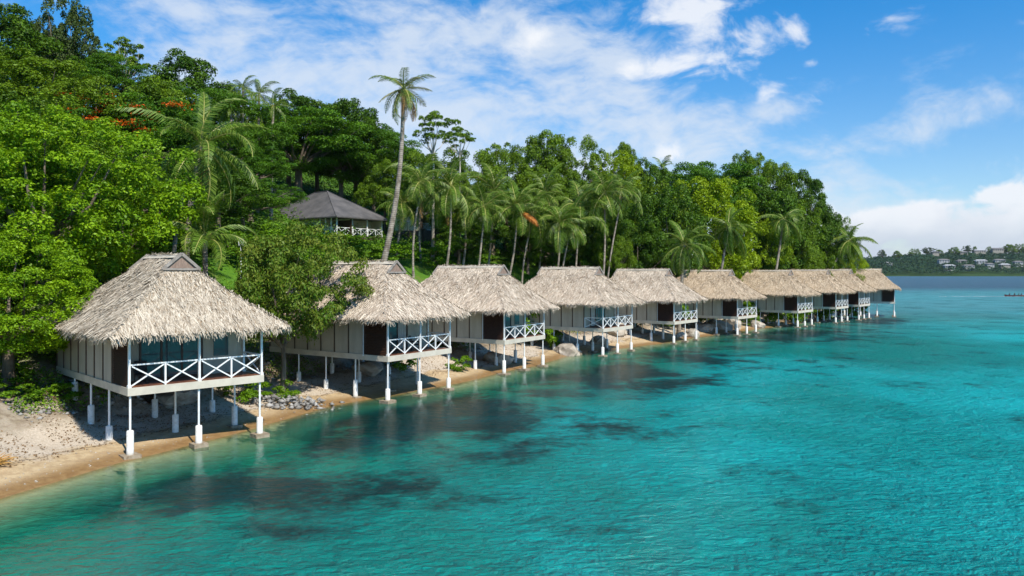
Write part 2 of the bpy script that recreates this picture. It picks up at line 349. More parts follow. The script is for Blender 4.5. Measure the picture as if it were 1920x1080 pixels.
def groundm(g):
    p = geo_pos(g); s = attr(g, 'inland'); sp = g.node('ShaderNodeSeparateXYZ'); g.l.new(p, sp.inputs[0]); z = sp.outputs[2]
    n1 = g.noise(p, .35, 6, .6); n2 = g.noise(p, 3.0, 6, .65); n3 = g.noise(p, 14, 4, .7)
    sand = g.mix(g.ramp(n2, .35, .65), (.52, .39, .225), (.40, .28, .155))
    coral = g.mix(g.ramp(n3, .4, .62), (.56, .475, .37), (.42, .34, .25))
    sand = g.mix(g.ramp(g.m('ADD', s, g.m('MULTIPLY', g.m('SUBTRACT', n1, .5), 5)), 2.4, 3.4), sand, coral)
    wet = g.mix(1.0, sand, (.62, .50, .36), 'MULTIPLY')
    sand = g.mix(g.ramp(g.m('ADD', z, g.m('MULTIPLY', n2, .12)), .30, .12), sand, wet)
    # tide line of dark debris
    tl = g.m('ABSOLUTE', g.m('SUBTRACT', g.m('ADD', s, g.m('MULTIPLY', g.m('SUBTRACT', g.noise(p, .9, 5), .5), 1.6)), 2.7))
    sand = g.mix(g.m('MULTIPLY', g.ramp(tl, .16, .02), g.ramp(n3, .4, .6)), sand, (.10, .07, .045))
    sand = g.mix(g.m('MULTIPLY', g.ramp(g.noise(p, 5.5, 6, .75), .60, .68), g.ramp(s, 2, 6, 0, .7)), sand, (.16, .11, .07))
    soil = g.mix(g.ramp(n2, .4, .6), (.14, .095, .055), (.26, .21, .14))
    soil = g.mix(g.m('MULTIPLY', g.ramp(n1, .45, .6), .8), soil, (.42, .36, .28))
    grass = g.mix(g.ramp(n2, .35, .7), (.05, .13, .008), (.09, .19, .012)); grass = g.mix(g.ramp(n1, .5, .7), grass, (.12, .15, .03))  # lawn green darkened, with the palms' shade put into its colour
    e = g.m('ADD', s, g.m('MULTIPLY', g.m('SUBTRACT', n2, .5), 3))
    c = g.mix(g.ramp(e, 5.2, 7.0), sand, soil); c = g.mix(g.ramp(e, 11.0, 13.5), c, grass)
    under = g.mix(g.ramp(n2, .35, .65), (.60, .50, .33), (.50, .42, .28)); reef = g.mix(g.ramp(n3, .4, .6), (.025, .045, .03), (.07, .085, .05))
    rk = attr(g, 'reef'); rn = g.ramp(g.m('ADD', rk, g.m('ADD', g.m('MULTIPLY', g.m('SUBTRACT', g.noise(p, .32, 7, .68), .5), 2.3), g.m('MULTIPLY', g.m('SUBTRACT', g.noise(p, 1.9, 5, .7), .5), .9))), .42, .70)
    under = g.mix(rn, under, reef)
    c = g.mix(g.ramp(z, .02, -.10), c, under)
    return princ(g, c, g.ramp(z, .08, .25, .35, .95), g.noise(p, 6, 8, .7), .7, .12, .2)
M['ground'] = mat('beach and hillside ground', groundm)

def reef_val(X, Y):
    v = np.zeros_like(X)
    def pb(px, py, rpx, rpy, k):
        D = F * (CH + 1.0) / (py - YH); x0 = at(px, D); rx = rpx / F * D; ry = rpy * D * D / (F * CH)
        return k * np.exp(-((X - x0 - (Y - D) * x0 / D) / rx) ** 2 - ((Y - D) / ry) ** 2)
    for a in ((770, 805, 230, 50, 1.05), (600, 855, 130, 30, .7), (880, 850, 110, 20, .5), (500, 965, 230, 40, .95), (250, 1010, 260, 22, .5), (560, 1050, 200, 26, .5), (330, 880, 140, 14, .35), (1150, 728, 170, 24, .9),
              (1310, 690, 130, 16, .7), (1150, 830, 130, 22, .6), (960, 760, 120, 14, .6), (1460, 640, 160, 13, .8), (1640, 612, 60, 8, .8), (1310, 930, 150, 24, .3), (860, 985, 170, 18, .4),
              (1530, 700, 200, 16, .35), (1700, 800, 160, 18, .25), (1250, 660, 130, 10, .5), (700, 905, 240, 25, .4)):
        a = (a[0], a[1], a[2] * 1.35, a[3] * 1.4, a[4]); v = np.maximum(v, pb(*a))
    return v
xs = axis((-900, -120, 26), (-120, -45, 60), (-45, 40, 240), (40, 100, 120), (100, 500, 30), (500, 1600, 10))
ys = axis((-300, 10, 24), (10, 25, 30), (25, 75, 200), (75, 165, 220), (165, 260, 40), (260, 900, 24))
V, Q = grid(xs, ys, lambda X, Y: terr(X, Y)); SS = shore_s(V[:, 0], V[:, 1])
go = link('ground', np_mesh('ground', V, Q, [M['ground']], {'inland': ('POINT', SS), 'reef': ('POINT', reef_val(V[:, 0], V[:, 1]))}, smooth=True)); tag(go, kind='structure')
VX, VY = V[:, 0].copy(), V[:, 1].copy()

def waterm(g):
    p = geo_pos(g); d = attr(g, 'depth'); sp = g.node('ShaderNodeSeparateXYZ'); g.l.new(p, sp.inputs[0])
    # body colour by depth, by sand and reef below and by turbid patches
    n1 = g.noise(g.mapping(p, (1, .6, 1)), .028, 6, .6); n2 = g.noise(p, .11, 6, .65)
    body = g.mix(g.ramp(d, .1, .9), (.08, .42, .25), (.002, .36, .23)); body = g.mix(g.ramp(d, 1.0, 2.6), body, (.0, .38, .32))
    body = g.mix(g.ramp(d, 2.6, 5.0), body, (.0, .54, .58))
    body = g.mix(g.m('MULTIPLY', g.ramp(n1, .40, .60), g.ramp(d, 1.6, 3.2)), body, (.01, .78, .80))
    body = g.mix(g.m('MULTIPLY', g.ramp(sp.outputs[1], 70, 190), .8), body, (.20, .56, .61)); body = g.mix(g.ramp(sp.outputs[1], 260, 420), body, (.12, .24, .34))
    rk = g.m('MAXIMUM', attr(g, 'reef'), .15); wv = g.node('ShaderNodeTexNoise'); g.l.new(p, wv.inputs['Vector']); wv.inputs['Scale'].default_value = .25; wv.inputs['Detail'].default_value = 3
    vm = g.node('ShaderNodeVectorMath', operation='MULTIPLY_ADD'); g.l.new(wv.outputs['Color'], vm.inputs[0]); vm.inputs[1].default_value = (3, 3, 0); g.l.new(p, vm.inputs[2])
    rn = g.ramp(g.m('ADD', rk, g.m('ADD', g.m('MULTIPLY', g.m('SUBTRACT', g.noise(vm.outputs[0], .22, 8, .60), .5), 2.2), g.m('MULTIPLY', g.m('SUBTRACT', g.noise(p, 1.3, 5, .7), .5), .8))), .22, .80)
    body = g.mix(g.m('MULTIPLY', rn, g.ramp(d, .3, .9, .0, .97)), body, (.001, .055, .058))
    body = g.mix(g.m('MULTIPLY', g.ramp(n2, .46, .70), .38), body, (.0, .22, .24))
    w1 = g.noise(g.mapping(p, (1, 1.7, 1), (0, 0, R(-20))), 1.5, 5, .62, .5); w2 = g.noise(g.mapping(p, (1, 2.0, 1), (0, 0, R(12))), .38, 4, .6, .3)
    w3 = g.noise(g.mapping(p, (1, 1.6, 1), (0, 0, R(-5))), 4.5, 4, .65, .4)
    hgt = g.m('ADD', g.m('ADD', g.m('MULTIPLY', w1, 1.5), g.m('MULTIPLY', w2, 1.2)), g.m('MULTIPLY', w3, .55))
    b = g.node('ShaderNodeBump'); b.inputs['Distance'].default_value = 1.0; g.l.new(hgt, b.inputs['Height'])
    gust = g.noise(g.mapping(p, (1, .5, 1), (0, 0, R(30))), .035, 4, .6)
    g.l.new(g.m('MULTIPLY', g.ramp(gust, .35, .65, .7, 1.0), g.ramp(d, .5, 4.0, .07, 1.0)), b.inputs['Strength'])
    b2 = g.node('ShaderNodeBump'); b2.inputs['Distance'].default_value = 1.0; b2.inputs['Strength'].default_value = 1; g.l.new(g.m('MULTIPLY', hgt, 1.9), b2.inputs['Height'])
    scat = g.node('ShaderNodeBsdfDiffuse'); g.l.new(body, scat.inputs[0]); g.l.new(b2.outputs[0], scat.inputs['Normal'])
    tr = g.node('ShaderNodeBsdfTransparent')
    tint = g.mix(g.ramp(d, 0, 1.2), (.86, .97, .88), (.08, .72, .52)); g.l.new(tint, tr.inputs[0])
    dn = g.m('SUBTRACT', 1.0, g.m('POWER', 2.718, g.m('MULTIPLY', g.m('MAXIMUM', d, 0), -2.3)))
    mx = g.node('ShaderNodeMixShader'); g.l.new(dn, mx.inputs[0]); g.l.new(tr.outputs[0], mx.inputs[1]); g.l.new(scat.outputs[0], mx.inputs[2])
    gl = g.node('ShaderNodeBsdfGlossy'); gl.inputs['Roughness'].default_value = .09; g.l.new(b.outputs[0], gl.inputs['Normal'])
    fr = g.node('ShaderNodeFresnel'); fr.inputs['IOR'].default_value = 1.33; g.l.new(b.outputs[0], fr.inputs['Normal'])
    m2 = g.node('ShaderNodeMixShader'); g.l.new(g.m('MINIMUM', g.m('MULTIPLY', fr.outputs[0], .78), .5), m2.inputs[0]); g.l.new(mx.outputs[0], m2.inputs[1]); g.l.new(gl.outputs[0], m2.inputs[2])
    return m2.outputs[0]
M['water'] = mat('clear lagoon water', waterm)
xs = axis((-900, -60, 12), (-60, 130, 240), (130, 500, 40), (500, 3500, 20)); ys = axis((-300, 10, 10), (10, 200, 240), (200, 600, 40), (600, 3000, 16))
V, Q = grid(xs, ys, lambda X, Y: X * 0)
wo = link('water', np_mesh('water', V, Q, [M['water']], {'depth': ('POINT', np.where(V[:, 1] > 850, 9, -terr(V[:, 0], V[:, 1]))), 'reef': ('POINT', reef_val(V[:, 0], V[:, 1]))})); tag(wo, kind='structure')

# far shore
def far_h(X, Y):
    e = Y - 1466 - 12 * np.sin(X / 90.) - 8 * np.sin(X / 37.)
    z = np.interp(e, [-60, 0, 6, 60, 130, 220, 400, 800], [-4, 0, 3, 17, 32, 45, 47, 40])
    z = z * (.86 + .10 * np.sin(X / 210. + 1.2) + .07 * np.sin(X / 71.)) * np.where(X < 780, np.clip(.86 + (X - 560) / 220 * .10, .80, 1), 1)
    return z
def farm(g):
    p = geo_pos(g); n = g.noise(p, .03, 5); return princ(g, g.mix(n, (.015, .045, .012), (.05, .085, .025)), .95, spec=.05)
M['far_ground'] = mat('far hill ground', farm)
V, Q = grid(axis((-1500, 400, 20), (400, 1500, 110), (1500, 3200, 20)), axis((1400, 1760, 40), (1760, 2400, 8)), far_h)
tag(link('far_hill', np_mesh('far_hill', V, Q, [M['far_ground']], smooth=True)), kind='structure')

# ------------------------------------------------------------------ leaves, trees
def leaf_quads(C, Nn, T, L, W, fold=.12):
    """diamond leaf: C base centre (n,3), Nn normal, T tip direction, L length, W width"""
    T = T - Nn * (T * Nn).sum(1, keepdims=True); T /= np.maximum(np.linalg.norm(T, axis=1, keepdims=True), 1e-6)
    S = np.cross(Nn, T); L = np.reshape(L, (-1, 1)); W = np.reshape(W, (-1, 1))
    a = C - T * L * .5; c = C + T * L * .5 - Nn * L * fold; m_ = C + Nn * L * fold * .6
    V = np.stack([a, m_ + S * W * .5, c, m_ - S * W * .5], 1).reshape(-1, 3)
    return V, np.arange(len(V)).reshape(-1, 4)
def unit(v): return v / np.maximum(np.linalg.norm(v, axis=-1, keepdims=True), 1e-9)
def crown_mesh(seed, R_, z0, z1, ncl, cr, nleaf, ls, flat=.6, up=.6, material='leaf_mid', inner=.15, lobes=6, droop=0, bottom=-.35, bloom=None):
    r = np.random.default_rng(seed); zc = z0 + (z1 - z0) * .42; hu = z1 - zc; hd = zc - z0
    lob = unit(r.normal(size=(lobes, 3)) * (1, 1, .6)); lw = r.uniform(-.5, .42, lobes)
    cl = []
    while len(cl) < ncl:
        d = unit(r.normal(size=3))
        if d[2] < bottom: continue
        q = 1 + sum(w * max(0, float(d @ l)) ** 3 for w, l in zip(lw, lob))
        f = r.uniform(.30, .72) if r.random() < inner else r.uniform(.74, 1.0)
        c = np.array([d[0] * R_ * f * q, d[1] * R_ * f * q, zc + d[2] * (hu if d[2] > 0 else hd) * f * (.6 + .4 * q)])
        if cl and min(np.linalg.norm((c - np.array(k)) * (1, 1, 1 / max(flat, .2))) for k in cl[-60:]) < cr * .55 and r.random() < .7: continue
        cl.append(c)
    cl = np.array(cl); rad = cr * r.uniform(.55, 1.25, ncl); k = r.choice(ncl, nleaf, p=(rad ** 2) / (rad ** 2).sum())
    d = unit(r.normal(size=(nleaf, 3))); d[:, 2] = np.where(d[:, 2] < -.55, -d[:, 2], d[:, 2])
    fr = r.uniform(.35, 1.0, nleaf) ** .6
    # sub-clumps: pull each leaf towards one of several twig ends
    tw = unit(r.normal(size=(ncl, 14, 3))); tw[..., 2] = np.abs(tw[..., 2]) * 1.2 - .35
    t = tw[k, r.integers(0, 14, nleaf)]; d = unit(d * .55 + t * .75)
    P = cl[k] + d * (rad[k] * fr)[:, None] * (1, 1, flat)
    P[:, 2] -= droop * (np.linalg.norm(P[:, :2] - cl[k][:, :2], axis=1) / cr) ** 2
    n = unit(d * (1 - up) + np.array([0, 0, 1.]) * up + r.normal(size=(nleaf, 3)) * .5)
    tdir = unit(d * (1, 1, .2) + r.normal(size=(nleaf, 3)) * .6)
    L = ls * r.uniform(.6, 1.3, nleaf)
    V, Q = leaf_quads(P, n, tdir, L, L * r.uniform(.42, .6, nleaf))
    tint = np.clip((r.uniform(0, 1, nleaf) * .62 + r.uniform(0, 1, ncl)[k] * .38) ** 1.35 * 1.15, 0, 1)
    me = np_mesh('crown', V, Q, [M[material]], {'tint': ('FACE', tint)})
    return me, cl
def trunk_mesh(seed, h, z_split, r0, cl, nlimb=14, material='bark', lean=0):
    r = random.Random(seed); mb = MB(); top = Vector((lean, 0, z_split))
    mb.tube([(0, 0, -1.5), (0, 0, 0), (lean * .3, r.uniform(-.15, .15), z_split * .5), top], [r0 * 1.5, r0 * 1.2, r0 * .9, r0 * .75], 9)
    idx = list(range(len(cl))); r.shuffle(idx)
    for i in idx[:nlimb]:
        e = Vector(cl[i]); mid = top.lerp(e, .5) + Vector((r.uniform(-.4, .4), r.uniform(-.4, .4), -abs(e.z - top.z) * .12)); L = (e - top).length
        mb.tube([top - Vector((0, 0, .2)), top.lerp(mid, .5) + Vector((0, 0, .1)), mid, mid.lerp(e, .6), e], [r0 * .5, r0 * .36, r0 * .24, r0 * .14, r0 * .05], 6)
    me = bpy.data.meshes.new('trunk'); me.from_pydata(mb.v, [], mb.f); me.materials.append(M[material]); me.polygons.foreach_set('use_smooth', [True] * len(mb.f)); me.update()
    return me
KINDS = {}
def kind(name, obj_name, H, Rr, seeds, split, r0, cm, tm):
    KINDS[name] = dict(n=obj_name, H=H, R=Rr, v=[])
    for s in seeds:
        me, cl = crown_mesh(s, Rr, **cm); KINDS[name]['v'].append((me, trunk_mesh(s, H, split, r0, cl, **tm)))
# nominal height 12, radius 5
kind('bright', 'broadleaf_tree', 12, 5, (11, 12), 4.0, .34, dict(z0=1.6, z1=12, ncl=270, cr=.80, nleaf=85000, ls=.185, flat=.92, up=.34, material='leaf_bright', inner=.12, bottom=-.85), dict(nlimb=18))
kind('mid', 'broadleaf_tree', 12, 5, (21, 22, 23), 4.0, .30, dict(z0=2.6, z1=12, ncl=120, cr=.95, nleaf=40000, ls=.22, flat=.95, up=.30, material='leaf_mid', bottom=-.85), dict(nlimb=16))
kind('dark', 'broadleaf_tree', 12, 5, (31, 32), 4.0, .30, dict(z0=2.2, z1=12, ncl=130, cr=.9, nleaf=38000, ls=.23, flat=.92, up=.30, material='leaf_dark', bottom=-.9), dict(nlimb=16))
kind('flat', 'spreading_tree', 10, 7, (41, 42), 3.6, .42, dict(z0=3.2, z1=10, ncl=150, cr=1.35, nleaf=55000, ls=.21, flat=.42, up=.42, material='leaf_flat', bottom=-.6, inner=.32), dict(nlimb=22))
kind('airy', 'open_crowned_tree', 10, 4, (51, 52), 4.2, .22, dict(z0=4.6, z1=10, ncl=48, cr=.75, nleaf=7500, ls=.26, flat=.55, up=.5, material='leaf_mid', inner=.1, lobes=6), dict(nlimb=14, material='bark_pale'))
kind('lime', 'fine_leaved_tree', 12, 4.4, (61, 62), 3.5, .26, dict(z0=1.6, z1=12, ncl=170, cr=.85, nleaf=36000, ls=.2, flat=.8, up=.35, material='leaf_lime', bottom=-.9, droop=.25), dict(nlimb=16))
kind('casu', 'casuarina_tree', 14, 4.0, (71, 72), 5.0, .28, dict(z0=3.5, z1=14, ncl=90, cr=.62, nleaf=16000, ls=.26, flat=1.1, up=.2, material='leaf_casu', inner=.4, droop=.5), dict(nlimb=24))
kind('shrub', 'shrub', 2.2, 1.6, (81, 82, 83), .4, .05, dict(z0=0, z1=2.2, ncl=26, cr=.45, nleaf=3800, ls=.17, flat=.75, up=.4, material='leaf_shrub', bottom=-.9), dict(nlimb=10))
kind('olive', 'flowering_tree', 6, 4.2, (91,), 1.6, .16, dict(z0=1.5, z1=6, ncl=230, cr=.66, nleaf=46000, ls=.16, flat=.7, up=.35, material='leaf_olive', bottom=-.9, lobes=9), dict(nlimb=26))

def place_tree(k, x, y, z, h, r, label, cat='tree', group=None, rot=None, var=None, name=None):
    K = KINDS[k]; cm, tm = K['v'][(var if var is not None else random.randrange(99)) % len(K['v'])]
    e = empty(name or K['n'], (x, y, z), random.uniform(0, 6.28) if rot is None else rot, label, cat, group)
    sr = r / K['R']; sz = h / K['H']; lim = {'flat': 1.1, 'airy': 1.25}.get(k, 1.55) * sr
    if sz > lim and k != 'shrub':                 # tall tree: longer bole below an unstretched crown
        ex = h - K['H'] * lim; sz = lim; e.location.z += ex; tm = tm.copy(); v = tm.vertices
        for q in range(9): v[q].co.z -= ex / sz
        for q in range(9, 18): v[q].co.z -= .6 * ex / sz
    e.scale = (sr, sr, sz)
    link('trunk' if k != 'shrub' else 'stem', tm, e); link('crown' if k != 'shrub' else 'foliage', cm, e)
    return e
def tree(k, px, y, D, wpx, label, **kw):
    """a tree whose top stands at photo row y, D metres away, wpx wide"""
    x = at(px, D); z = tz(x, D) - .15; h = ztop(y, D) - z
    return place_tree(k, x, D, z, max(h, 2.5), wpx / 2 / F * D * 1.06, label, **kw)

G1 = 'trees on the wooded hillside'
TREES = [
 ('bright', 15, 445, 39, 300, 'low bright green tree whose branches hang over the left eave of the nearest bungalow'),
 ('mid', 722, 300, 108, 90, 'green tree behind the right end of the grey roofed house'), ('dark', 1040, 395, 104, 110, 'dark low tree between the rusty frond and the white trunks'),
 ('mid', 1125, 330, 110, 110, 'green tree behind the long slim leaning palm'), ('dark', 990, 410, 100, 90, 'dark low tree behind the leaning slim palm'), ('dark', 860, 415, 96, 110, 'dark low tree in the shade behind the pale clusters'),
 ('mid', 1280, 400, 112, 90, 'leafy tree behind the crown of the large low coconut palm'), ('dark', 1350, 430, 122, 80, 'dark low tree under the lime green tree'), ('mid', 1470, 390, 134, 90, 'leafy green tree in the lower middle of the headland'),
 ('mid', 1500, 365, 138, 80, 'leafy green tree above the leaning palm trunk'), ('dark', 1120, 440, 102, 90, 'dark bushy tree between the slim white trunks and the blossom shrub'),
 # kind, px, y top, distance, width px, label
 ('bright', 80, 205, 46, 350, 'large bright green broadleaf tree overhanging the left side of the nearest bungalow'),
 ('bright', -70, 215, 50, 330, 'bright green broadleaf tree cut by the left edge below the hilltop'),
 ('bright', 235, 300, 52, 190, 'bright green tree behind the nearest roof, left of the big coconut palm'),
 ('mid', 40, 175, 66, 300, 'mid green tree right above the large bright tree at the left edge'),
 ('mid', 60, 105, 84, 260, 'green tree high on the left slope below the casuarinas'),
 ('dark', 15, 15, 98, 230, 'dark tree at the hilltop in the upper left corner'),
 ('dark', -60, 60, 90, 260, 'dark tree cut by the upper left edge of the photo'),
 ('casu', 122, -8, 100, 120, 'grey green casuarina standing tallest on the left skyline'),
 ('casu', 85, 22, 103, 80, 'thin casuarina just left of the tallest casuarina'),
 ('flat', 145, 78, 104, 170, 'flat crowned tree under the tallest casuarina on the skyline'),
 ('mid', 160, 150, 82, 200, 'leafy green tree left of the orange flowered tree'),
 ('airy', 236, 76, 102, 90, 'open branched tree on the skyline right of the casuarinas'),
 ('flat', 205, 108, 98, 130, 'low flat tree under the open branched skyline tree'),
 ('dark', 335, 108, 104, 180, 'rounded dark tree with glossy leaves on the skyline above the orange blossoms'),
 ('mid', 300, 150, 92, 180, 'green tree between the orange flowered tree and the rounded skyline tree'),
 ('mid', 420, 165, 104, 120, 'small green tree on the skyline left of the hilltop palms'),
 ('flat', 395, 175, 94, 220, 'flat crowned dark tree above the big coconut palm'),
 ('dark', 540, 178, 118, 150, 'dark tree on the skyline right of the hilltop palms'),
 ('dark', 640, 182, 116, 150, 'dark tree on the skyline behind the grey roofed house'),
 ('mid', 595, 190, 122, 130, 'green tree in the skyline gap above the grey roofed house'),
 ('dark', 700, 238, 118, 120, 'dark tree sloping down toward the tall leaning palm'),
 ('flat', 560, 205, 114, 260, 'wide feathery tree spreading over the left end of the grey roof'),
 ('flat', 668, 235, 118, 200, 'feathery tree spreading over the right end of the grey roof'),
 ('flat', 470, 262, 92, 150, 'feathery tree standing just left of the grey roofed house'),
 ('flat', 455, 330, 84, 150, 'low feathery tree between the big coconut palm and the grey house'),
 ('dark', 410, 300, 76, 170, 'dark tree filling the slope behind the big coconut palm'),
 ('dark', 250, 300, 66, 240, 'dark tree in shade behind the bright tree and left of the coconut palm'),
 ('airy', 812, 212, 96, 80, 'open crowned tree with pale branches right of the tall leaning palm'),
 ('airy', 862, 238, 100, 56, 'smaller open crowned tree with pale stem poking above the canopy'),
 ('mid', 790, 285, 104, 110, 'green tree under the open crowned tree beside the tall palm'),
 ('mid', 880, 278, 106, 140, 'green tree below the smaller open crowned tree'),
 ('mid', 950, 270, 112, 130, 'green tree in the canopy left of the tall central trees'),
 ('mid', 1022, 250, 118, 130, 'tall green tree at the highest point of the central canopy, left one'),
 ('mid', 1080, 252, 120, 110, 'tall green tree at the highest point of the central canopy, right one'),
 ('lime', 1150, 270, 122, 110, 'pale green tree right of the tall central trees'),
 ('mid', 1172, 268, 128, 60, 'narrow green tree with a round tuft on the skyline'),
 ('dark', 1225, 300, 124, 100, 'dark tree dipping behind the skyline right of the center'),
 ('flat', 1320, 298, 132, 210, 'flat topped dark tree behind the lime green tree'),
 ('lime', 1330, 318, 119, 180, 'big lime green fine leaved tree behind the right coconut palms'),
 ('lime', 1395, 385, 126, 100, 'lower lime green tree leaning over the right coconut palms'),
 ('mid', 1400, 284, 136, 90, 'broad leaved tree crown poking up highest above the headland'),
 ('mid', 1455, 303, 138, 110, 'broad leaved tree on the headland right of its highest crown'),
 ('dark', 1430, 340, 130, 160, 'dark leafy tree in the middle of the headland'),
 ('dark', 1500, 330, 140, 110, 'dark leafy tree on the falling skyline of the headland'),
 ('dark', 1535, 385, 142, 90, 'dark leafy tree near the tip of the headland'),
 ('mid', 1572, 408, 146, 60, 'last leafy tree at the tip of the headland behind the leaning palm'),
 ('mid', 1500, 430, 134, 90, 'low green tree above the roofs left of the leaning palm'),
 ('lime', 1605, 465, 146, 60, 'low yellow green tree under the leaning palm crown'),
 ('dark', 1420, 420, 126, 100, 'dark low tree left of the headland palm trunk'),
 ('mid', 1545, 450, 140, 80, 'low leafy tree right above the farthest roofs'),
 ('dark', 1250, 350, 108, 130, 'dark tree behind the large low coconut palm'),
 ('dark', 1190, 390, 104, 110, 'dark tree filling shade right of the slim white palm trunks'),
 ('mid', 1215, 330, 112, 120, 'green tree between the slim palms and the lime tree'),
 ('dark', 1085, 345, 112, 140, 'dark tree behind the slim white trunked palms'),
 ('mid', 1020, 320, 108, 120, 'green tree behind the palm with the rusty frond'),
 ('dark', 925, 345, 106, 130, 'dark tree in shade behind the middle palms'),
 ('mid', 855, 330, 100, 110, 'green tree behind the palms right of the tall leaning palm'),
 ('dark', 770, 330, 108, 110, 'dark tree just right of the grey roofed house'),
 ('mid', 1150, 415, 100, 70, 'low leafy tree right of the slim white palm trunks'),
]
for i, (k, px, y, D, w, lab) in enumerate(TREES):
    tree(k, px, y, D, w, lab, group=G1, var=i)
# orange flame tree
x, D = at(262, 84), 84; z = tz(x, D); e = place_tree('flat', x, D, z - .1, ztop(178, D) - z, 9.0, 'flame tree with orange blossoms high on the left slope', 'tree', None, rot=.4, var=0, name='flame_tree')
r_ = np.random.default_rng(5)
cm = KINDS['flat']['v'][0][0]; co = np.empty(len(cm.vertices) * 3, np.float32); cm.vertices.foreach_get('co', co); co = co.reshape(-1, 4, 3).mean(1)
ang = R(-90) - .4                                                     # towards the camera in the tree's own frame
seedc = co[r_.choice(np.where((co[:, 2] > 5.0) & (co @ np.array([math.cos(ang), math.sin(ang), .6]) > 6.6))[0], 42)]
P = (seedc[r_.integers(0, 42, 2600)] + r_.normal(size=(2600, 3)) * (.42, .42, .12) + (0, 0, .16)); n = unit(r_.normal(size=(2600, 3)) * .5 + (0, 0, 1)); t = unit(r_.normal(size=(2600, 3)))
V, Q = leaf_quads(P, n, t, r_.uniform(.14, .26, 2600), r_.uniform(.12, .2, 2600)); link('blossom', np_mesh('blossom', V, Q, [M['flame']], {'tint': ('FACE', r_.uniform(0, 1, 2600))}), e)
# tree with reddish leaves between the first two bungalows
x, D = -14.5, 48.2; z = tz(x, D)
place_tree('olive', x, D, z - .3, ztop(436, D) - z + .3, 4.3, 'bushy tree with reddish and green leaves between the first and second bungalow', 'tree', rot=1.0, var=0)

# shrubs and hedges
SHR = [  # px, D, base lift, height, radius, label
 (640, 84, 2.0, 3.4, 'rounded clipped hedge shrub directly below the grey roofed house, left one'), (590, 82, 1.2, 3.0, 'hedge shrub below the left end of the white veranda rail'),
 (690, 82, 2.2, 2.6, 'hedge shrub beside the foot of the tall leaning palm'), (740, 86, 2.6, 2.8, 'hedge shrub right of the tall leaning palm trunk'),
 (465, 68, 3.0, 3.6, 'shrub with light leaves behind the reddish tree'), (300, 58, 2.2, 2.6, 'shrub at the foot of the coconut palm behind the nearest roof'),
 (265, 62, 2.4, 2.6, 'yellowish shrub on the lawn behind the nearest roof'), (430, 56, 2.0, 2.2, 'shrub peeping over the nearest roof right of the small palm'),
 (1000, 79, 3.6, 2.8, 'light green feathery shrub rising behind the gap between third and fourth roofs'), (945, 78, 4.4, 2.6, 'light green shrub behind the third roof ridge'),
 (1180, 96, 5.0, 3.4, 'shrub dotted with white blossoms behind the fifth roof'), (1120, 98, 3.0, 2.6, 'green shrub between white palm trunks and the blossom shrub'),
 (1395, 116, 3.6, 2.4, 'lime green shrub behind the sixth and seventh roofs'), (1480, 124, 5.4, 3.4, 'green shrub rising behind the eighth roof'),
 (1330, 110, 4.6, 3.0, 'dark shrub left of the lime shrub behind the sixth roof'), (1440, 118, 4.4, 3.0, 'shrub at the foot of the headland palm trunk'),
 (870, 88, 3.0, 2.6, 'shrub beneath the middle palms behind the third roof'), (812, 92, 3.2, 2.4, 'shrub on the lawn beneath the pale hanging panicles'),
 (1235, 102, 4.2, 3.0, 'dark shrub below the large low coconut palm'), (560, 70, 2.6, 3.2, 'shrub above the reddish tree below the grey roofed house'),
 (1300, 106, 4.0, 2.6, 'shrub just right of the large low coconut palm'), (1265, 100, 3.6, 2.4, 'small shrub behind the gap of fifth and sixth roofs'),
 (1530, 132, 5.0, 3.4, 'shrub at the foot of the leaning palm'), (1590, 146, 4.6, 3.4, 'shrub at the very tip of the headland'),
 (350, 66, 3.0, 3.0, 'shrub in shade between the two left coconut palms'), (515, 76, 2.6, 2.4, 'shrub at the left corner of the grey roofed house')]
for i, (px, D, h, r, lab) in enumerate(SHR):
    x = at(px, D); e = place_tree('shrub', x, D, tz(x, D) - .2, h, r, lab, 'shrub', 'garden shrubs on the slope', var=i)
    if 'blossoms' in lab:
        r_ = np.random.default_rng(3); d = unit(r_.normal(size=(90, 3))); d[:, 1] = -np.abs(d[:, 1]); P = d * (1.6, 1.6, 1.1) + (0, 0, 1.1)
        P = Matrix.Rotation(-e.rotation_euler.z, 3, 'Z'); Rm = np.array(P); P = (d * (1.6, 1.6, 1.15)) @ Rm.T + (0, 0, 1.1)
        V, Q = leaf_quads(P, unit(d + (0, 0, .3)), unit(r_.normal(size=(90, 3))), np.full(90, .13), np.full(90, .12)); link('blossom', np_mesh('blossom', V, Q, [M['white_bloom']], {'tint': ('FACE', r_.uniform(0, 1, 90))}), e)
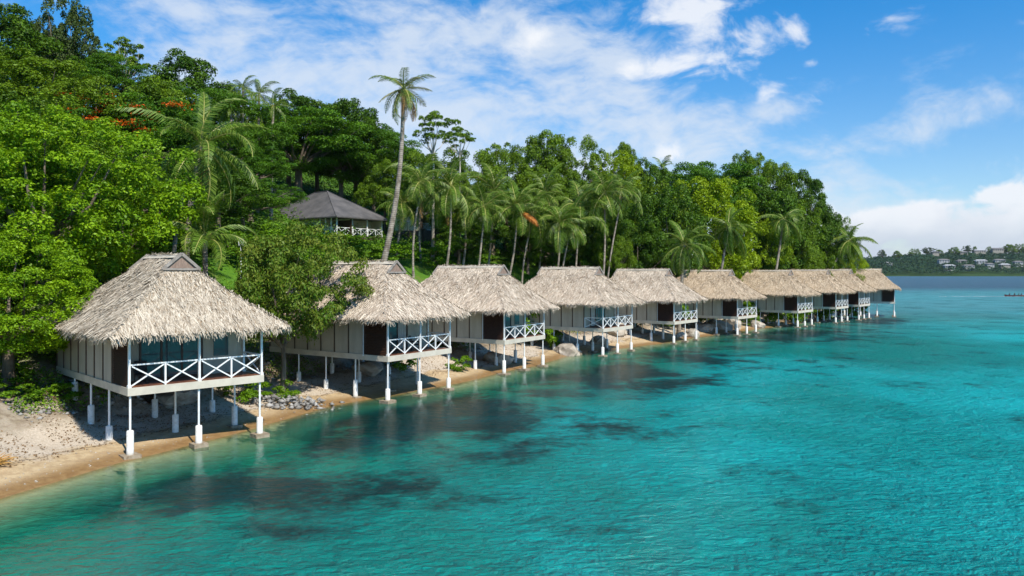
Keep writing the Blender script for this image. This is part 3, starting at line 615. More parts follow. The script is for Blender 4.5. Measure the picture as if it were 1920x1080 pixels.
BSH = [(-16.3, 45.6, 1.7, 1.5, 'green shrub on the bank beside the right corner of the nearest bungalow'), (-14.4, 47.2, 1.3, 1.3, 'low green shrub above the rubble between the first two bungalows'),
       (-27.2, 40.6, 1.2, 1.1, 'leafy shrub below the left wall of the nearest bungalow'), (-25.6, 39.6, 1.0, .8, 'small bright shrub on the bank beside the white shelf'), (-29.5, 40.8, 1.6, 1.6, 'dark shrub at the left edge under the bright tree'),
       (-29.8, 44.5, 3.6, 3.0, 'tall shrub in shade left of the nearest bungalow'), (-33.5, 46.5, 4.2, 3.2, 'tall dark shrub at the left edge'),
       (-4.2, 60.6, 1.4, 1.0, 'small shrub beside the second bungalow under the third veranda'), (35.5, 113.0, 2.0, 1.8, 'bright shrub under the seventh bungalow beside the rocks'),
       (-24.2, 44.2, 1.6, 1.4, 'shrub tucked behind the left wall of the nearest bungalow'), (-24.6, 38.0, 1.1, 1.3, 'low leafy shrub at the edge of the white shelf, nearest the stilts'), (-26.4, 37.2, 1.3, 1.4, 'low leafy shrub above the white shelf at the left edge'), (-23.0, 39.4, .9, 1.0, 'small plant on the bank below the floor of the nearest bungalow'), (-28.2, 38.9, 1.9, 1.8, 'dark shrub on the bank under the low bright tree'), (-8.8, 57.8, 2.0, 1.6, 'shrub behind the veranda of the second bungalow')]
for i, (x, y, h, r, lab) in enumerate(BSH):
    place_tree('shrub', x, y, tz(x, y) - .15, h, r, lab, 'shrub', 'shrubs on the beach bank', var=i)

# ------------------------------------------------------------------ palms
def frond_mesh(seed, L, arch, droop, nl=46, ll=.85, lw=.075, hang=.8, material='frond', rib='rachis'):
    """frond leaving the origin along +X; arch = start angle up, droop = total bend down"""
    r = random.Random(seed); pts = []; p = Vector((0, 0, 0)); a = arch; n = 14
    for i in range(n + 1):
        pts.append(p.copy()); p = p + Vector((math.cos(a), 0, math.sin(a))) * (L / n); a -= droop / n * (.5 + 1.0 * i / n)
    mb = MB(); mb.tube(pts, [.05 * (1 - .85 * i / n) + .006 for i in range(n + 1)], 5, 1)
    V = []; Qm = []
    tint = []
    for i in range(nl):
        t = .10 + .90 * (i + r.uniform(-.3, .3)) / nl; t = min(max(t, .05), .995); f = t * n; j = min(int(f), n - 1); q = pts[j].lerp(pts[j + 1], f - j); d = (pts[j + 1] - pts[j]).normalized()
        l = ll * (math.sin(math.pi * min(1, .12 + t * .93)) ** .55) * r.uniform(.85, 1.1) + .1
        for sgn in (-1, 1):
            s_ = Vector((0, sgn, 0)); fw = d * (.45 + .5 * t)
            dir1 = (s_ + fw + Vector((0, 0, .18 * r.uniform(.3, 1.4)))).normalized(); dir2 = (s_ * .55 + fw * .8 + Vector((0, 0, -hang * r.uniform(.6, 1.4)))).normalized()
            m1 = q + dir1 * l * .45; m2 = m1 + dir2 * l * .55; w = d * lw * r.uniform(.8, 1.2)
            b = len(V); V += [q - w * .3, q + w * .3, m1 + w * .5, m1 - w * .5, m2 + w * .08, m2 - w * .08]; Qm += [(b, b + 1, b + 2, b + 3), (b + 3, b + 2, b + 4, b + 5)]; tt = r.random(); tint += [tt, tt]
    nb = len(mb.f); mb.add(V, Qm, 0)
    me = bpy.data.meshes.new('frond'); me.from_pydata(mb.v, [], mb.f); me.materials.append(M[material]); me.materials.append(M[rib])
    me.polygons.foreach_set('material_index', [1] * nb + [0] * len(Qm)); me.update()
    at_ = me.attributes.new('tint', 'FLOAT', 'FACE'); at_.data.foreach_set('value', [.5] * nb + tint); return me
FR = {'coco': [frond_mesh(1, 4.6, R(20), R(85), 40, 1.05, .085), frond_mesh(2, 5.0, R(15), R(110), 42, 1.1, .085, 1.0), frond_mesh(3, 4.2, R(10), R(60), 40, 1.0, .085), frond_mesh(15, 5.2, R(25), R(70), 44, 1.1, .085, .9), frond_mesh(16, 4.4, R(5), R(140), 40, 1.0, .085, 1.4), frond_mesh(4, 4.7, R(25), R(125), 42, 1.05, .085, 1.2)],
      'areca': [frond_mesh(5, 3.2, R(22), R(90), 30, .95, .075, 1.0), frond_mesh(6, 3.4, R(20), R(125), 30, 1.0, .075, 1.3), frond_mesh(17, 3.8, R(25), R(75), 32, 1.0, .075, .9), frond_mesh(7, 2.8, R(20), R(60), 28, .85, .075, .7)],
      'dead': [frond_mesh(8, 3.4, R(5), R(60), 30, .6, .06, 1.3, 'frond_brown', 'rachis_orange')], 'rust': [frond_mesh(9, 3.6, R(10), R(60), 40, .8, .09, 1.2, 'frond_rust', 'rachis_orange')],
      'wind': [frond_mesh(10, 3.1, R(5), R(60), 26, .6, .07, .6, 'frond_tan'), frond_mesh(12, 2.5, R(5), R(35), 22, .55, .07, .4, 'frond_tan'), frond_mesh(13, 3.3, R(10), R(85), 28, .6, .07, 1.0), frond_mesh(14, 3.0, R(0), R(120), 24, .6, .07, 1.3, 'frond_tan')]}
nutme = None
def nut():
    global nutme
    if nutme is None:
        mb = MB(); mb.tube([(0, 0, -.14), (0, 0, -.10), (0, 0, 0), (0, 0, .1), (0, 0, .15)], [.03, .09, .13, .09, .02], 8); o = mb.build('coconut', M['husk']); nutme = o.data; bpy.data.objects.remove(o)
    return nutme
def palm(name, kind_, base, top, r0, r1, nfr, label, group, scale=1.0, bow=(0, 0), fset=None, emin=-35, emax=80, seed=0, nuts=0, dead=0, rust=0, panicle=False, cat='palm', leanbias=None):
    r = random.Random(seed); b = Vector(base); t = Vector(top); e = empty(name, b, 0, label, cat, group); rel = t - b
    pts = []; rad = []
    for i in range(17):
        f = i / 16; q = rel * f + Vector((bow[0], bow[1], 0)) * math.sin(math.pi * f); pts.append(q)
        rad.append(r1 + (r0 - r1) * (1 - f) ** 1.2 + (r0 * .6 * max(0, 1 - f * 9)))
    pts[0].z -= 1.0
    mb = MB(); mb.tube(pts, rad, 9); mb.build('trunk', M['palm_bark'], e)
    if kind_ == 'areca':
        mb = MB(); mb.tube([rel + Vector((0, 0, -.15)), rel + Vector((0, 0, .3)), rel + Vector((0, 0, .95))], [r1 * 1.15, r1 * 1.5, r1 * .7], 8); mb.build('crownshaft', M['rachis'], e)
        tip = rel + Vector((0, 0, .9))
    else: tip = rel + Vector((0, 0, .1))
    fs = FR[fset or kind_]; n = nfr
    for i in range(n):
        f = (i + .5) / n; el = R(emax + (emin - emax) * f ** .85 + r.uniform(-16, 14)); azi = i * 2.399963 + r.uniform(-.55, .55)
        o = link('frond', fs[r.randrange(len(fs))], e, tip); o.rotation_euler = (r.uniform(-.35, .35), -el + R(15), azi); o.scale = (scale * r.uniform(.75, 1.15),) * 3
    for i in range(dead):
        o = link('dead_frond', FR['dead'][0], e, rel); o.rotation_euler = (r.uniform(-.3, .3), R(62 + r.uniform(-14, 16)), r.uniform(0, 6.28)); o.scale = (scale * .85,) * 3
    for i in range(rust):
        o = link('dead_frond', FR['rust'][0], e, rel + Vector((0, 0, .3))); o.rotation_euler = (.3, R(22), R(-35)); o.scale = (scale * .85,) * 3; o['label'] = 'rusty orange frond'
    for i in range(nuts):
        a = r.uniform(0, 6.28); o = link('coconut', nut(), e, rel + Vector((math.cos(a) * r.uniform(.25, .5), math.sin(a) * r.uniform(.25, .5), -.15 - r.uniform(0, .4)))); o.scale = (1.25,) * 3
    if panicle:
        mb = MB()
        for i in range(60):
            a = r.uniform(0, 6.28); l = r.uniform(.35, .75); d = Vector((math.cos(a), math.sin(a), r.uniform(.3, -1.0))).normalized(); p0 = rel + Vector((0, 0, -.25)); p1 = p0 + d * l * .6; p2 = p1 + (d + Vector((0, 0, -1.0))) * l * .4
            mb.tube([p0, p1, p2], [.03, .022, .014], 4, 0, False)
        mb.build('flower_cluster', M['panicle'], e)
    return e
def palm_px(kind_, bpx, tpx, ty, D, label, scale=1, Dt=None, **kw):
    x = at(bpx, D); Dt = Dt or D; g_ = 'coconut palms' if kind_ == 'coco' else 'slim garden palms behind the bungalows'
    return palm(kw.pop('name', 'coconut_palm' if kind_ == 'coco' else 'slim_palm'), kind_, (x, D, tz(x, D) - .1), (at(tpx, Dt), Dt, ztop(ty, Dt)), kw.pop('r0', .2), kw.pop('r1', .14), kw.pop('n', 18), label, kw.pop('group', g_), scale, **kw)
palm_px('coco', 700, 757, 168, 72, 'tall leaning coconut palm standing alone against the sky', 1.12, r0=.34, r1=.17, n=20, fset='wind', bow=(.75, 0), emin=-62, emax=85, nuts=14, dead=5, seed=4)
palm_px('coco', 352, 378, 275, 56, 'big coconut palm with orange ribs above the nearest roof', 1.15, r0=.26, r1=.2, n=20, bow=(-.5, 0), emin=-58, emax=85, nuts=6, dead=3, seed=5)
palm_px('coco', 325, 352, 335, 60, 'slender coconut palm trunk left of the big coconut palm', .8, r0=.18, r1=.13, n=10, bow=(-.3, 0), emin=-50, emax=70, seed=9)
palm_px('coco', 388, 384, 452, 51, 'small coconut palm rising just behind the nearest roof', .95, r0=.2, r1=.17, n=15, emin=-10, emax=82, seed=6)
AR = [(775, 792, 372, 84, 'slim palm right of the tall leaning palm, nearest to it'), (742, 752, 392, 90, 'thin slim palm right beside the tall leaning trunk'), (830, 845, 375, 86, 'slim palm with a pale hanging cluster above the third roof'), (790, 795, 345, 92, 'taller slim palm over the pale hanging clusters'), (892, 905, 410, 88, 'slim palm left of the palm with the rusty frond'),
      (945, 968, 392, 92, 'slim palm carrying one rusty orange frond'), (978, 1000, 420, 94, 'slim palm leaning right behind the rusty frond'), (915, 930, 360, 96, 'slim palm high among the middle palms'), (1030, 1048, 432, 92, 'leftmost of the four slim white trunks behind the fourth roof'), (1050, 1070, 418, 94, 'second from left of the four slim white trunks behind the fourth roof'),
      (1075, 1088, 402, 96, 'third of the four slim white trunks behind the fourth roof'), (1123, 1130, 388, 96, 'upright slim palm left of the long leaning slim palm'), (1133, 1166, 362, 98, 'long slim palm leaning right above the fifth roof'), (1010, 1022, 385, 100, 'slim palm between the rusty frond and the white trunks'), (866, 872, 392, 94, 'slim palm in shade between two pale clusters')]
for i, (b, t, y, D, lab) in enumerate(AR):
    palm_px('areca', b, t + (5 * i) % 7 - 3, y - 14 + (17 * i) % 31, D, lab, 1.1 + .13 * ((i * 5) % 4), r0=.13 + .02 * (i % 3), r1=.10, n=16 + (i * 7) % 6, bow=(.35 * (i % 3 - 1), 0), emin=-55, emax=80, seed=20 + i, panicle=(i in (0, 2, 3, 4, 11, 12)), rust=1 if i == 5 else 0, dead=1 if i in (0, 2) else 0)
palm_px('coco', 1272, 1283, 460, 96, 'large low coconut palm drooping over the fifth and sixth roofs', 1.0, r0=.24, r1=.18, n=20, emin=-58, emax=82, seed=41, nuts=4)
palm_px('coco', 1335, 1366, 425, 106, 'coconut palm leaning right in front of the lime tree', 1.0, r0=.22, r1=.15, n=18, emin=-60, emax=80, seed=42)
palm_px('coco', 1440, 1470, 412, 120, 'coconut palm with a long pale trunk on the headland', 1.05, r0=.24, r1=.17, n=17, emin=-70, emax=75, seed=43, dead=2)
palm_px('coco', 1532, 1592, 452, 138, 'coconut palm leaning far out over the last roofs', 1.15, r0=.26, r1=.17, n=20, bow=(-1.2, 0), emin=-55, emax=85, seed=44, nuts=4)
palm_px('coco', 1240, 1240, 318, 126, 'palm tip peeking above the skyline right of the center', .7, r0=.2, r1=.15, n=8, emin=20, emax=85, seed=45)
for i, (px, y, D, lab) in enumerate([(452, 168, 100, 'hilltop palm on the skyline, left of the pair'), (482, 178, 98, 'hilltop palm on the skyline, right of the pair'), (508, 200, 96, 'hilltop palm drooping below the skyline pair'), (430, 205, 92, 'palm drooping below the left skyline palm')]):
    palm_px('coco', px, px + 4, y, D, lab, .62, r0=.2, r1=.15, n=14, emin=-40, emax=80, seed=50 + i, group='palms on the hilltop')
# fern-like cycad at the left edge
x, y = -27.4, 41.6
e = empty('cycad', (x, y, tz(x, y)), 0, 'low dark fern like palm beside the left wall of the nearest bungalow', 'palm'); r = random.Random(3)
mb = MB(); mb.tube([(0, 0, -.5), (0, 0, .9)], [.2, .16], 8); mb.build('trunk', M['bark'], e)
for i in range(18):
    o = link('frond', FR['areca'][i % 3], e, (0, 0, .9)); o.rotation_euler = (0, R(-55 + i * 4.5), i * 2.4); o.scale = (.8,) * 3

# ------------------------------------------------------------------ bungalows
W_, LEN, OV, OF = 6.3, 11.3, 1.0, .78
ZE, ZG, ZR = 2.78, 5.6, 6.27          # eave, gablet foot, ridge (above the deck underside)
def roof_meshes(ridge_end, material, seed):
    r = np.random.default_rng(seed); x0, x1, y0, y1 = -OV, W_ + OV, -OF, LEN + OV; xc = W_ / 2; rf = 2.3; re = ridge_end
    hw = (x1 - x0) / 2; gw = hw * (ZR - ZG) / (ZR - ZE)      # gablet half width
    faces = {  # (eave a, eave b, top b, top a) with the outward horizontal normal
        'front': ((x0, y0, ZE), (x1, y0, ZE), (xc + gw, rf, ZG), (xc - gw, rf, ZG)),
        'back': ((x1, y1, ZE), (x0, y1, ZE), (xc - gw, re, ZG), (xc + gw, re, ZG)),
        'left1': ((x0, y1, ZE), (x0, y0, ZE), (xc - gw, rf, ZG), (xc - gw, re, ZG)), 'left2': ((xc - gw, re, ZG), (xc - gw, rf, ZG), (xc, rf, ZR), (xc, re, ZR)),
        'right1': ((x1, y0, ZE), (x1, y1, ZE), (xc + gw, re, ZG), (xc + gw, rf, ZG)), 'right2': ((xc + gw, rf, ZG), (xc + gw, re, ZG), (xc, re, ZR), (xc, rf, ZR))}
    lump = lambda P: (np.sin(P[..., 0] * 2.1 + P[..., 1] * 1.3 + seed) * .035 + np.sin(P[..., 0] * 4.3 - P[..., 1] * 3.1) * .02)
    V = []; Q = []; T = []; mi = []
    def addq(v, t, m): V.append(v); T.append(t); mi.append(np.full(len(v) // 4, m))
    for nm, cs in faces.items():
        c = np.array(cs, float); a, b, tb, ta = c; two = nm.endswith('2')
        nrm = unit(np.cross(b - a, ta - a)); dn = unit((a + b - ta - tb) / 2); sl = np.linalg.norm((a + b - ta - tb) / 2); area = sl * (np.linalg.norm(b - a) + np.linalg.norm(tb - ta)) / 2
        def pos(u, t):
            lo = a[None] * (1 - u)[:, None] + b[None] * u[:, None]; hi = ta[None] * (1 - u)[:, None] + tb[None] * u[:, None]
            p = lo * (1 - t)[:, None] + hi * t[:, None]
            if not two: p[:, 2] -= .16 * np.sin(math.pi * np.clip(t, 0, 1))
            p[:, 2] += lump(p); return p
        # solid underlayer (top and soffit)
        nu, nt = 12, 6; gu, gt = np.meshgrid(np.linspace(0, 1, nu + 1), np.linspace(0, 1, nt + 1)); P = pos(gu.ravel(), gt.ravel()); i = (np.arange(nt)[:, None] * (nu + 1) + np.arange(nu)[None]).ravel()
        q = np.stack([i, i + 1, i + nu + 2, i + nu + 1], 1); addq(P[q].reshape(-1, 3), np.full(len(q), .3), 1)
        addq((P[q][:, ::-1] - (0, 0, .16)).reshape(-1, 3), np.full(len(q), .3), 1)
        if not two:                                            # thick eave edge
            lo = pos(np.linspace(0, 1, 13), np.zeros(13)); e_ = np.stack([lo[:-1], lo[:-1] - (0, 0, .16), lo[1:] - (0, 0, .16), lo[1:]], 1); addq(e_.reshape(-1, 3), np.full(12, .3), 1)
        n = int(area * 330); la, lb = np.linalg.norm(b - a), np.linalg.norm(tb - ta)
        t = r.uniform(-.02, 1, n); keep = r.uniform(0, 1, n) < ((la + (lb - la) * t) / max(la, lb)); t = t[keep]; n = len(t); u = r.uniform(-.005, 1.005, n)
        P = pos(u, t); d = unit(dn[None] + np.cross(nrm, dn)[None] * r.normal(0, .30, (n, 1)) + nrm[None] * r.uniform(-.02, .14, (n, 1)))
        L = r.uniform(.25, .66, n)[:, None]; Wd = r.uniform(.02, .045, n)[:, None]; S = np.cross(nrm[None], d); lift = nrm[None] * r.uniform(.0, .045, (n, 1))
        S = unit(S + nrm[None] * r.normal(0, .35, (n, 1)))
        p0 = P + lift - d * L * .5; p1 = P + lift + d * L * .5
        addq(np.stack([p0 - S * Wd * .35, p0 + S * Wd * .35, p1 + S * Wd * .5, p1 - S * Wd * .5], 1).reshape(-1, 3), r.uniform(0, 1, n) ** .8, 0)
        if not two:                                            # hanging fringe
            n = int(la * 150); u = r.uniform(0, 1, n); out = unit(np.array([dn[0], dn[1], 0])); P = pos(u, np.zeros(n)) - dn[None] * r.uniform(0, .35, (n, 1)) - np.array([0, 0, 1]) * r.uniform(-.03, .12, (n, 1))
            side = unit(b - a); d = unit(np.array([0, 0, -1.])[None] + out[None] * r.uniform(.15, .95, (n, 1)) + side[None] * r.normal(0, .22, (n, 1))); L = (.22 + .30 * r.random(n) ** 1.6)[:, None] + .08 * np.sin(u * 37)[:, None]
            Wd = r.uniform(.02, .045, n)[:, None]; S = unit(side[None] + out[None] * r.normal(0, .5, (n, 1)))
            addq(np.stack([P - S * Wd * .5, P + S * Wd * .5, P + d * L + S * Wd * .18, P + d * L - S * Wd * .18], 1).reshape(-1, 3), r.uniform(.25, 1, n), 0)
    Vv = np.concatenate(V); me = np_mesh('thatch_roof', Vv, np.arange(len(Vv)).reshape(-1, 4), [M[material], M['thatch_under']], {'tint': ('FACE', np.concatenate(T))}, np.concatenate(mi))
    gs = []
    for yy, sg in ((rf, -1), (re, 1)):                          # gable boards
        g_ = MB(); gs.append(g_)
        yv = yy + sg * .10
        vs = [(xc - gw * .92, yv, ZG + .02), (xc + gw * .92, yv, ZG + .02), (xc, yv, ZR - .04), (xc - gw * .92, yv - sg * .06, ZG + .02), (xc + gw * .92, yv - sg * .06, ZG + .02), (xc, yv - sg * .06, ZR - .04)]
        g_.add(vs, [(0, 1, 2), (5, 4, 3), (0, 3, 4, 1), (1, 4, 5, 2), (2, 5, 3, 0)], 0)
        for s_ in (-1, 1): g_.bar((xc + s_ * (gw + .12), yv + sg * .05, ZG - .02), (xc, yv + sg * .05, ZR + .09), .07, .14, 1)
        g_.bar((xc - gw - .05, yv + sg * .06, ZG), (xc + gw + .05, yv + sg * .06, ZG), .06, .10, 1)
    c_ = MB(); c_.add([(xc - .26, rf - .1, ZR - .10), (xc, rf - .1, ZR + .09), (xc + .26, rf - .1, ZR - .10), (xc - .26, re + .1, ZR - .10), (xc, re + .1, ZR + .09), (xc + .26, re + .1, ZR - .10)], [(0, 1, 4, 3), (1, 2, 5, 4), (0, 3, 5, 2), (0, 2, 1), (3, 4, 5)], 0)
    return me, gs, c_
ROOFS = {'a': roof_meshes(6.6, 'thatch_grey', 1), 'b': roof_meshes(9.0, 'thatch', 2), 'c': roof_meshes(9.0, 'thatch', 3), 'd': roof_meshes(9.0, 'thatch_brown', 4)}
def rail(mb, a, b, nx, z0, z1, posts=True):
    """white rail with crosses between a and b (x, y)"""
    a = Vector((a[0], a[1], 0)); b = Vector((b[0], b[1], 0)); d = (b - a).normalized()
    mb.bar(a + Vector((0, 0, z1)), b + Vector((0, 0, z1)), .085, .06); k = nx
    for i in range(k):
        p = a.lerp(b, i / k); q = a.lerp(b, (i + 1) / k); e = .045
        mb.bar(p + Vector((0, 0, z0 + .08)) + d * e, q + Vector((0, 0, z1 - .06)) - d * e, .035, .058); off = Vector((d.y, -d.x, 0)) * .038
        mb.bar(p + Vector((0, 0, z1 - .06)) + d * e + off, q + Vector((0, 0, z0 + .08)) - d * e + off, .035, .058)
        if posts and i: mb.bar(p + Vector((0, 0, z0 + .003)), p + Vector((0, 0, z1 - .036)), .075)
def bungalow(ax, ay, ang, zd, roof, label, side='screen', near=True, seed=0):
    r = random.Random(seed); th = R(ang); e = empty('thatched_bungalow', (ax, ay, zd), th, label, 'bungalow', 'thatched bungalows standing on stilts along the shore')
    def wp(u, v): return ax + u * math.cos(th) - v * math.sin(th), ay + u * math.sin(th) + v * math.cos(th)
    FL = .35; VD = 2.1
    mb = MB(); mb.box(-.03, W_ + .03, -.03, .04, 0, FL); mb.box(-.03, .04, .043, LEN, 0, FL); mb.box(W_ - .04, W_ + .03, .043, LEN, 0, FL); mb.box(.043, W_ - .043, LEN - .06, LEN, 0, FL); mb.build('fascia_board', M['fascia'], e)
    mb = MB()
    for i in range(int(VD / .14)): mb.box(.045, W_ - .045, .045 + i * .14, .045 + i * .14 + .132, FL - .055, FL - .012)
    for i in range(6): mb.box(.3 + i * 1.12, .42 + i * 1.12, .05, LEN - .07, .06, FL - .06)
    mb.box(.045, W_ - .045, VD + .1, LEN - .07, FL - .055, FL - .015)
    mb.build('deck_floor', M['deckwood'], e)
    # walls with dark battens
    w = MB(); bt = MB(); zt = ZE + .28
    for xx, sg in ((0, -1), (W_, 1)):
        xa, xb = (xx + .02, xx + .10) if sg < 0 else (xx - .10, xx - .02)
        w.box(xa, xb, VD + .08, LEN, FL + .003, zt)
        n = 7; y0 = VD + .02
        for i in range(n + 1):
            yy = y0 + (LEN - .05 - y0) * i / n; xo = xx - .022 if sg < 0 else xx + .022
            bt = MB(); bt.box(min(xo, xx - sg * .022), max(xo, xx - sg * .022), yy, yy + .08, FL + .002, zt - .05); bt.build('batten', M['batten'], e)
    w.box(.103, W_ - .103, VD, VD + .08, FL + .003, zt); w.box(.103, W_ - .103, LEN - .08, LEN - .003, FL + .003, zt); w.build('wall', M['wall'], e)
    # sliding glass doors on the veranda wall
    dx0, dx1, dz = 1.15, 4.15, FL + 2.05; f = MB(); yv = VD - .05
    f.box(dx0, dx1, yv, VD - .003, dz, dz + .09)
    for i in range(4): xx = dx0 + (dx1 - dx0 - .10) * i / 3; f.box(xx, xx + .10, yv, VD - .004, FL + .002, dz - .002)
    f.box(dx0 + .102, dx1 - .102, yv + .01, VD - .005, FL + .002, FL + .10); do = f.build('sliding_door', M['frame'], e)
    for i in range(3):
        xx = dx0 + .102 + i * .967; p = MB()
        if i == (seed * 2) % 3 and seed % 2 == 1:
            for q in range(9): p.box(xx + q * .09, xx + q * .09 + .07, VD - .03 + .008 * (q % 2), VD - .012, FL + .11, dz - .03)
            p.build('curtain', M['curtain'], do); continue
        p.box(xx, xx + .863, VD - .022, VD - .012, FL + .11, dz - .004); p.build('door_glass', M['glass'], do)
    if seed in (0, 2):
        p = MB(); p.box(dx1 + .55, dx1 + 1.3, yv + .02, VD - .003, FL + .9, FL + 1.9); p.build('window', M['glass'], e)
    # veranda posts
    for (u, v) in ((.06, .06), (W_ / 2, .06), (W_ - .06, .06), (W_ - .06, VD - .08)):
        m_ = MB(); m_.box(u - .047, u + .047, v - .047, v + .047, FL + .002, zt - .1); m_.box(u - .075, u + .075, v - .075, v + .075, FL + .001, FL + .12); m_.build('veranda_post', M['white'], e)
    m_ = MB(); z1 = FL + 1.0
    rail(m_, (.12, .06), (W_ / 2 - .06, .06), 2, FL, z1); rail(m_, (W_ / 2 + .06, .06), (W_ - .12, .06), 2, FL, z1); m_.build('front_railing', M['white'], e)
    m_ = MB(); rail(m_, (W_ - .06, .12), (W_ - .06, VD - .14), 1, FL, z1); m_.build('side_railing', M['white'], e)
    if side == 'screen':
        m_ = MB(); m_.box(.015, .06, .13, .19, FL + .002, zt - .15); m_.box(.015, .06, VD - .10, VD - .03, FL + .002, zt - .15)
        k = 24
        for i in range(k):
            zz = FL + .06 + (zt - .25 - FL) * i / k; m_.add([(.0, .19, zz), (.0, VD - .1, zz), (.055, VD - .1, zz + .075), (.055, .19, zz + .075), (.012, .19, zz - .006), (.012, VD - .1, zz - .006), (.067, VD - .1, zz + .069), (.067, .19, zz + .069)], [(0, 3, 2, 1), (4, 5, 6, 7), (0, 1, 5, 4), (3, 7, 6, 2)])
        m_.box(.07, .085, .19, VD - .1, FL + .002, zt - .16); m_.build('louvre_screen', M['louvre'], e)
        if seed not in (0, 9): m_ = MB(); m_.tube([(-.04, VD + .0, FL - .1), (-.04, VD + .0, zt - .3)], .03, 8); m_.build('downpipe', M['white'], e)
    else:
        m_ = MB(); rail(m_, (.06, .12), (.06, VD - .05), 1, FL, z1); m_.bar((.06, VD - .02, FL), (.06, VD - .02, z1), .07); m_.build('side_railing', M['white'], e)
    rm, gb, rc = ROOFS[roof]; ro = link('thatch_roof', rm, e); [q.build('gable_board', [M['gable'], M['gable_edge']], ro) for q in gb]; rc.build('ridge_cap', M['ridge'], ro)
    m_ = MB()
    for (u0, v0, u1, v1) in ((-.0, -.0, W_, -.0),): m_.bar((0, .06, zt - .06), (W_, .06, zt - .06), .1, .14); m_.bar((.06, .12, zt - .06), (.06, VD, zt - .06), .1, .14); m_.bar((W_ - .06, .12, zt - .06), (W_ - .06, VD, zt - .06), .1, .14)
    m_.build('roof_beam', M['white'], e)
    # stilts
    for v in (.12, 2.95, 5.7, 8.4):
        for u in (.12, W_ / 2, W_ - .12):
            X, Y = wp(u, v); g0 = tz(X, Y)
            if g0 - zd > -.25: continue
            gl = g0 - zd; wet = g0 < .25; ch = r.uniform(.75, 1.05) if wet or v < 1 else r.uniform(.5, 1.0); ctop = max(gl, -zd - .05) + ch + (.15 if wet else 0)
            ctop = min(ctop, -.15); m_ = MB(); m_.tube([(u, v, ctop - .02), (u, v, .012)], .048, 10); s_ = m_.build('stilt', M['white'], e)
            m_ = MB(); m_.tube([(u, v, gl - .4), (u, v, ctop - .03), (u, v, ctop)], [.155, .15, .12], 14); m_.build('footing', M['concrete'], s_)
            if wet:
                sz = r.uniform(.28, .40); hh = r.uniform(.10, .2); m_ = MB(); c_ = r.uniform(0, .12)
                m_.add([(u + dx * sz, v + dy * sz, z) for z, k in ((gl - .5, 1), (-zd + hh, 1)) for dx, dy in ((-1, -1), (1, -1), (1, 1), (-1, 1))], [(3, 2, 1, 0), (4, 5, 6, 7), (0, 1, 5, 4), (1, 2, 6, 5), (2, 3, 7, 6), (3, 0, 4, 7)]); m_.build('footing_pad', M['pad'], s_)
    return e
BU = [(-16.86, 33.5, 44.6, 2.74, 'a', 'screen', 'nearest thatched bungalow on stilts, greyest and largest roof, at the left end of the row'),
      (-7.75, 47.6, 56, 2.58, 'b', 'screen', 'second bungalow from the left, partly behind the reddish tree'),
      (-.60, 60.75, 57, 2.41, 'c', 'screen', 'third bungalow from the left, right of the one behind the reddish tree'),
      (8.82, 73.75, 54.5, 2.37, 'b', 'rail', 'fourth bungalow from the left, with an open side rail and no dark screen'),
      (18.4, 86.5, 52.5, 2.22, 'c', 'screen', 'fifth bungalow from the left, below the large low coconut palm'),
      (28.8, 97.3, 50.5, 2.15, 'd', 'screen', 'sixth bungalow from the left, over pale rocks'),
      (41.9, 111.7, 50, 2.15, 'd', 'screen', 'seventh bungalow from the left, below the headland palm trunk'),
      (51.6, 121.4, 50, 2.26, 'd', 'screen', 'eighth bungalow from the left, third from the far end of the row'),
      (58.65, 128.8, 50, 2.32, 'd', 'screen', 'ninth bungalow from the left, next to last in the row'),
      (69.3, 138.0, 64, 2.45, 'd', 'screen', 'farthest bungalow at the right end of the row above open water')]
bung = [bungalow(a, b, c, d, rf, lab, sd_, seed=i) for i, (a, b, c, d, rf, sd_, lab) in enumerate(BU)]
# veranda chairs
def chair(bi, u, v, rz, label):
    ax, ay, an, zd = BU[bi][:4]; th = R(an); e = empty('veranda_chair', (ax + u * math.cos(th) - v * math.sin(th), ay + u * math.sin(th) + v * math.cos(th), zd + .34), th + rz, label, 'chair', 'dark chairs on the verandas')
    m_ = MB(); m_.box(-.28, .28, -.28, .28, .36, .42); m_.build('seat', M['black'], e)
    m_ = MB(); m_.add([(x_, y_ + t_, z_) for t_ in (0, .05) for x_, y_, z_ in ((-.28, .25, .42), (.28, .25, .42), (.26, .42, .98), (-.26, .42, .98))], [(0, 1, 2, 3), (7, 6, 5, 4), (0, 4, 5, 1), (1, 5, 6, 2), (2, 6, 7, 3), (3, 7, 4, 0)]); m_.build('backrest', M['black'], e)
    for sx in (-.25, .25):
        for sy in (-.25, .25): m_ = MB(); m_.bar((sx, sy, .005), (sx, sy, .36), .045); m_.build('leg', M['black'], e)
        m_ = MB(); m_.bar((sx, -.25, .6), (sx, .3, .6), .05, .04); m_.bar((sx, -.25, .42), (sx, -.25, .58), .04); m_.build('armrest', M['black'], e)
chair(1, 3.9, 1.1, .5, 'dark chair on the veranda of the second bungalow'); chair(7, 3.3, 1.2, .2, 'dark chair on the veranda of the eighth bungalow'); chair(0, 1.0, 1.4, -.3, 'dark chair in shade on the nearest veranda')

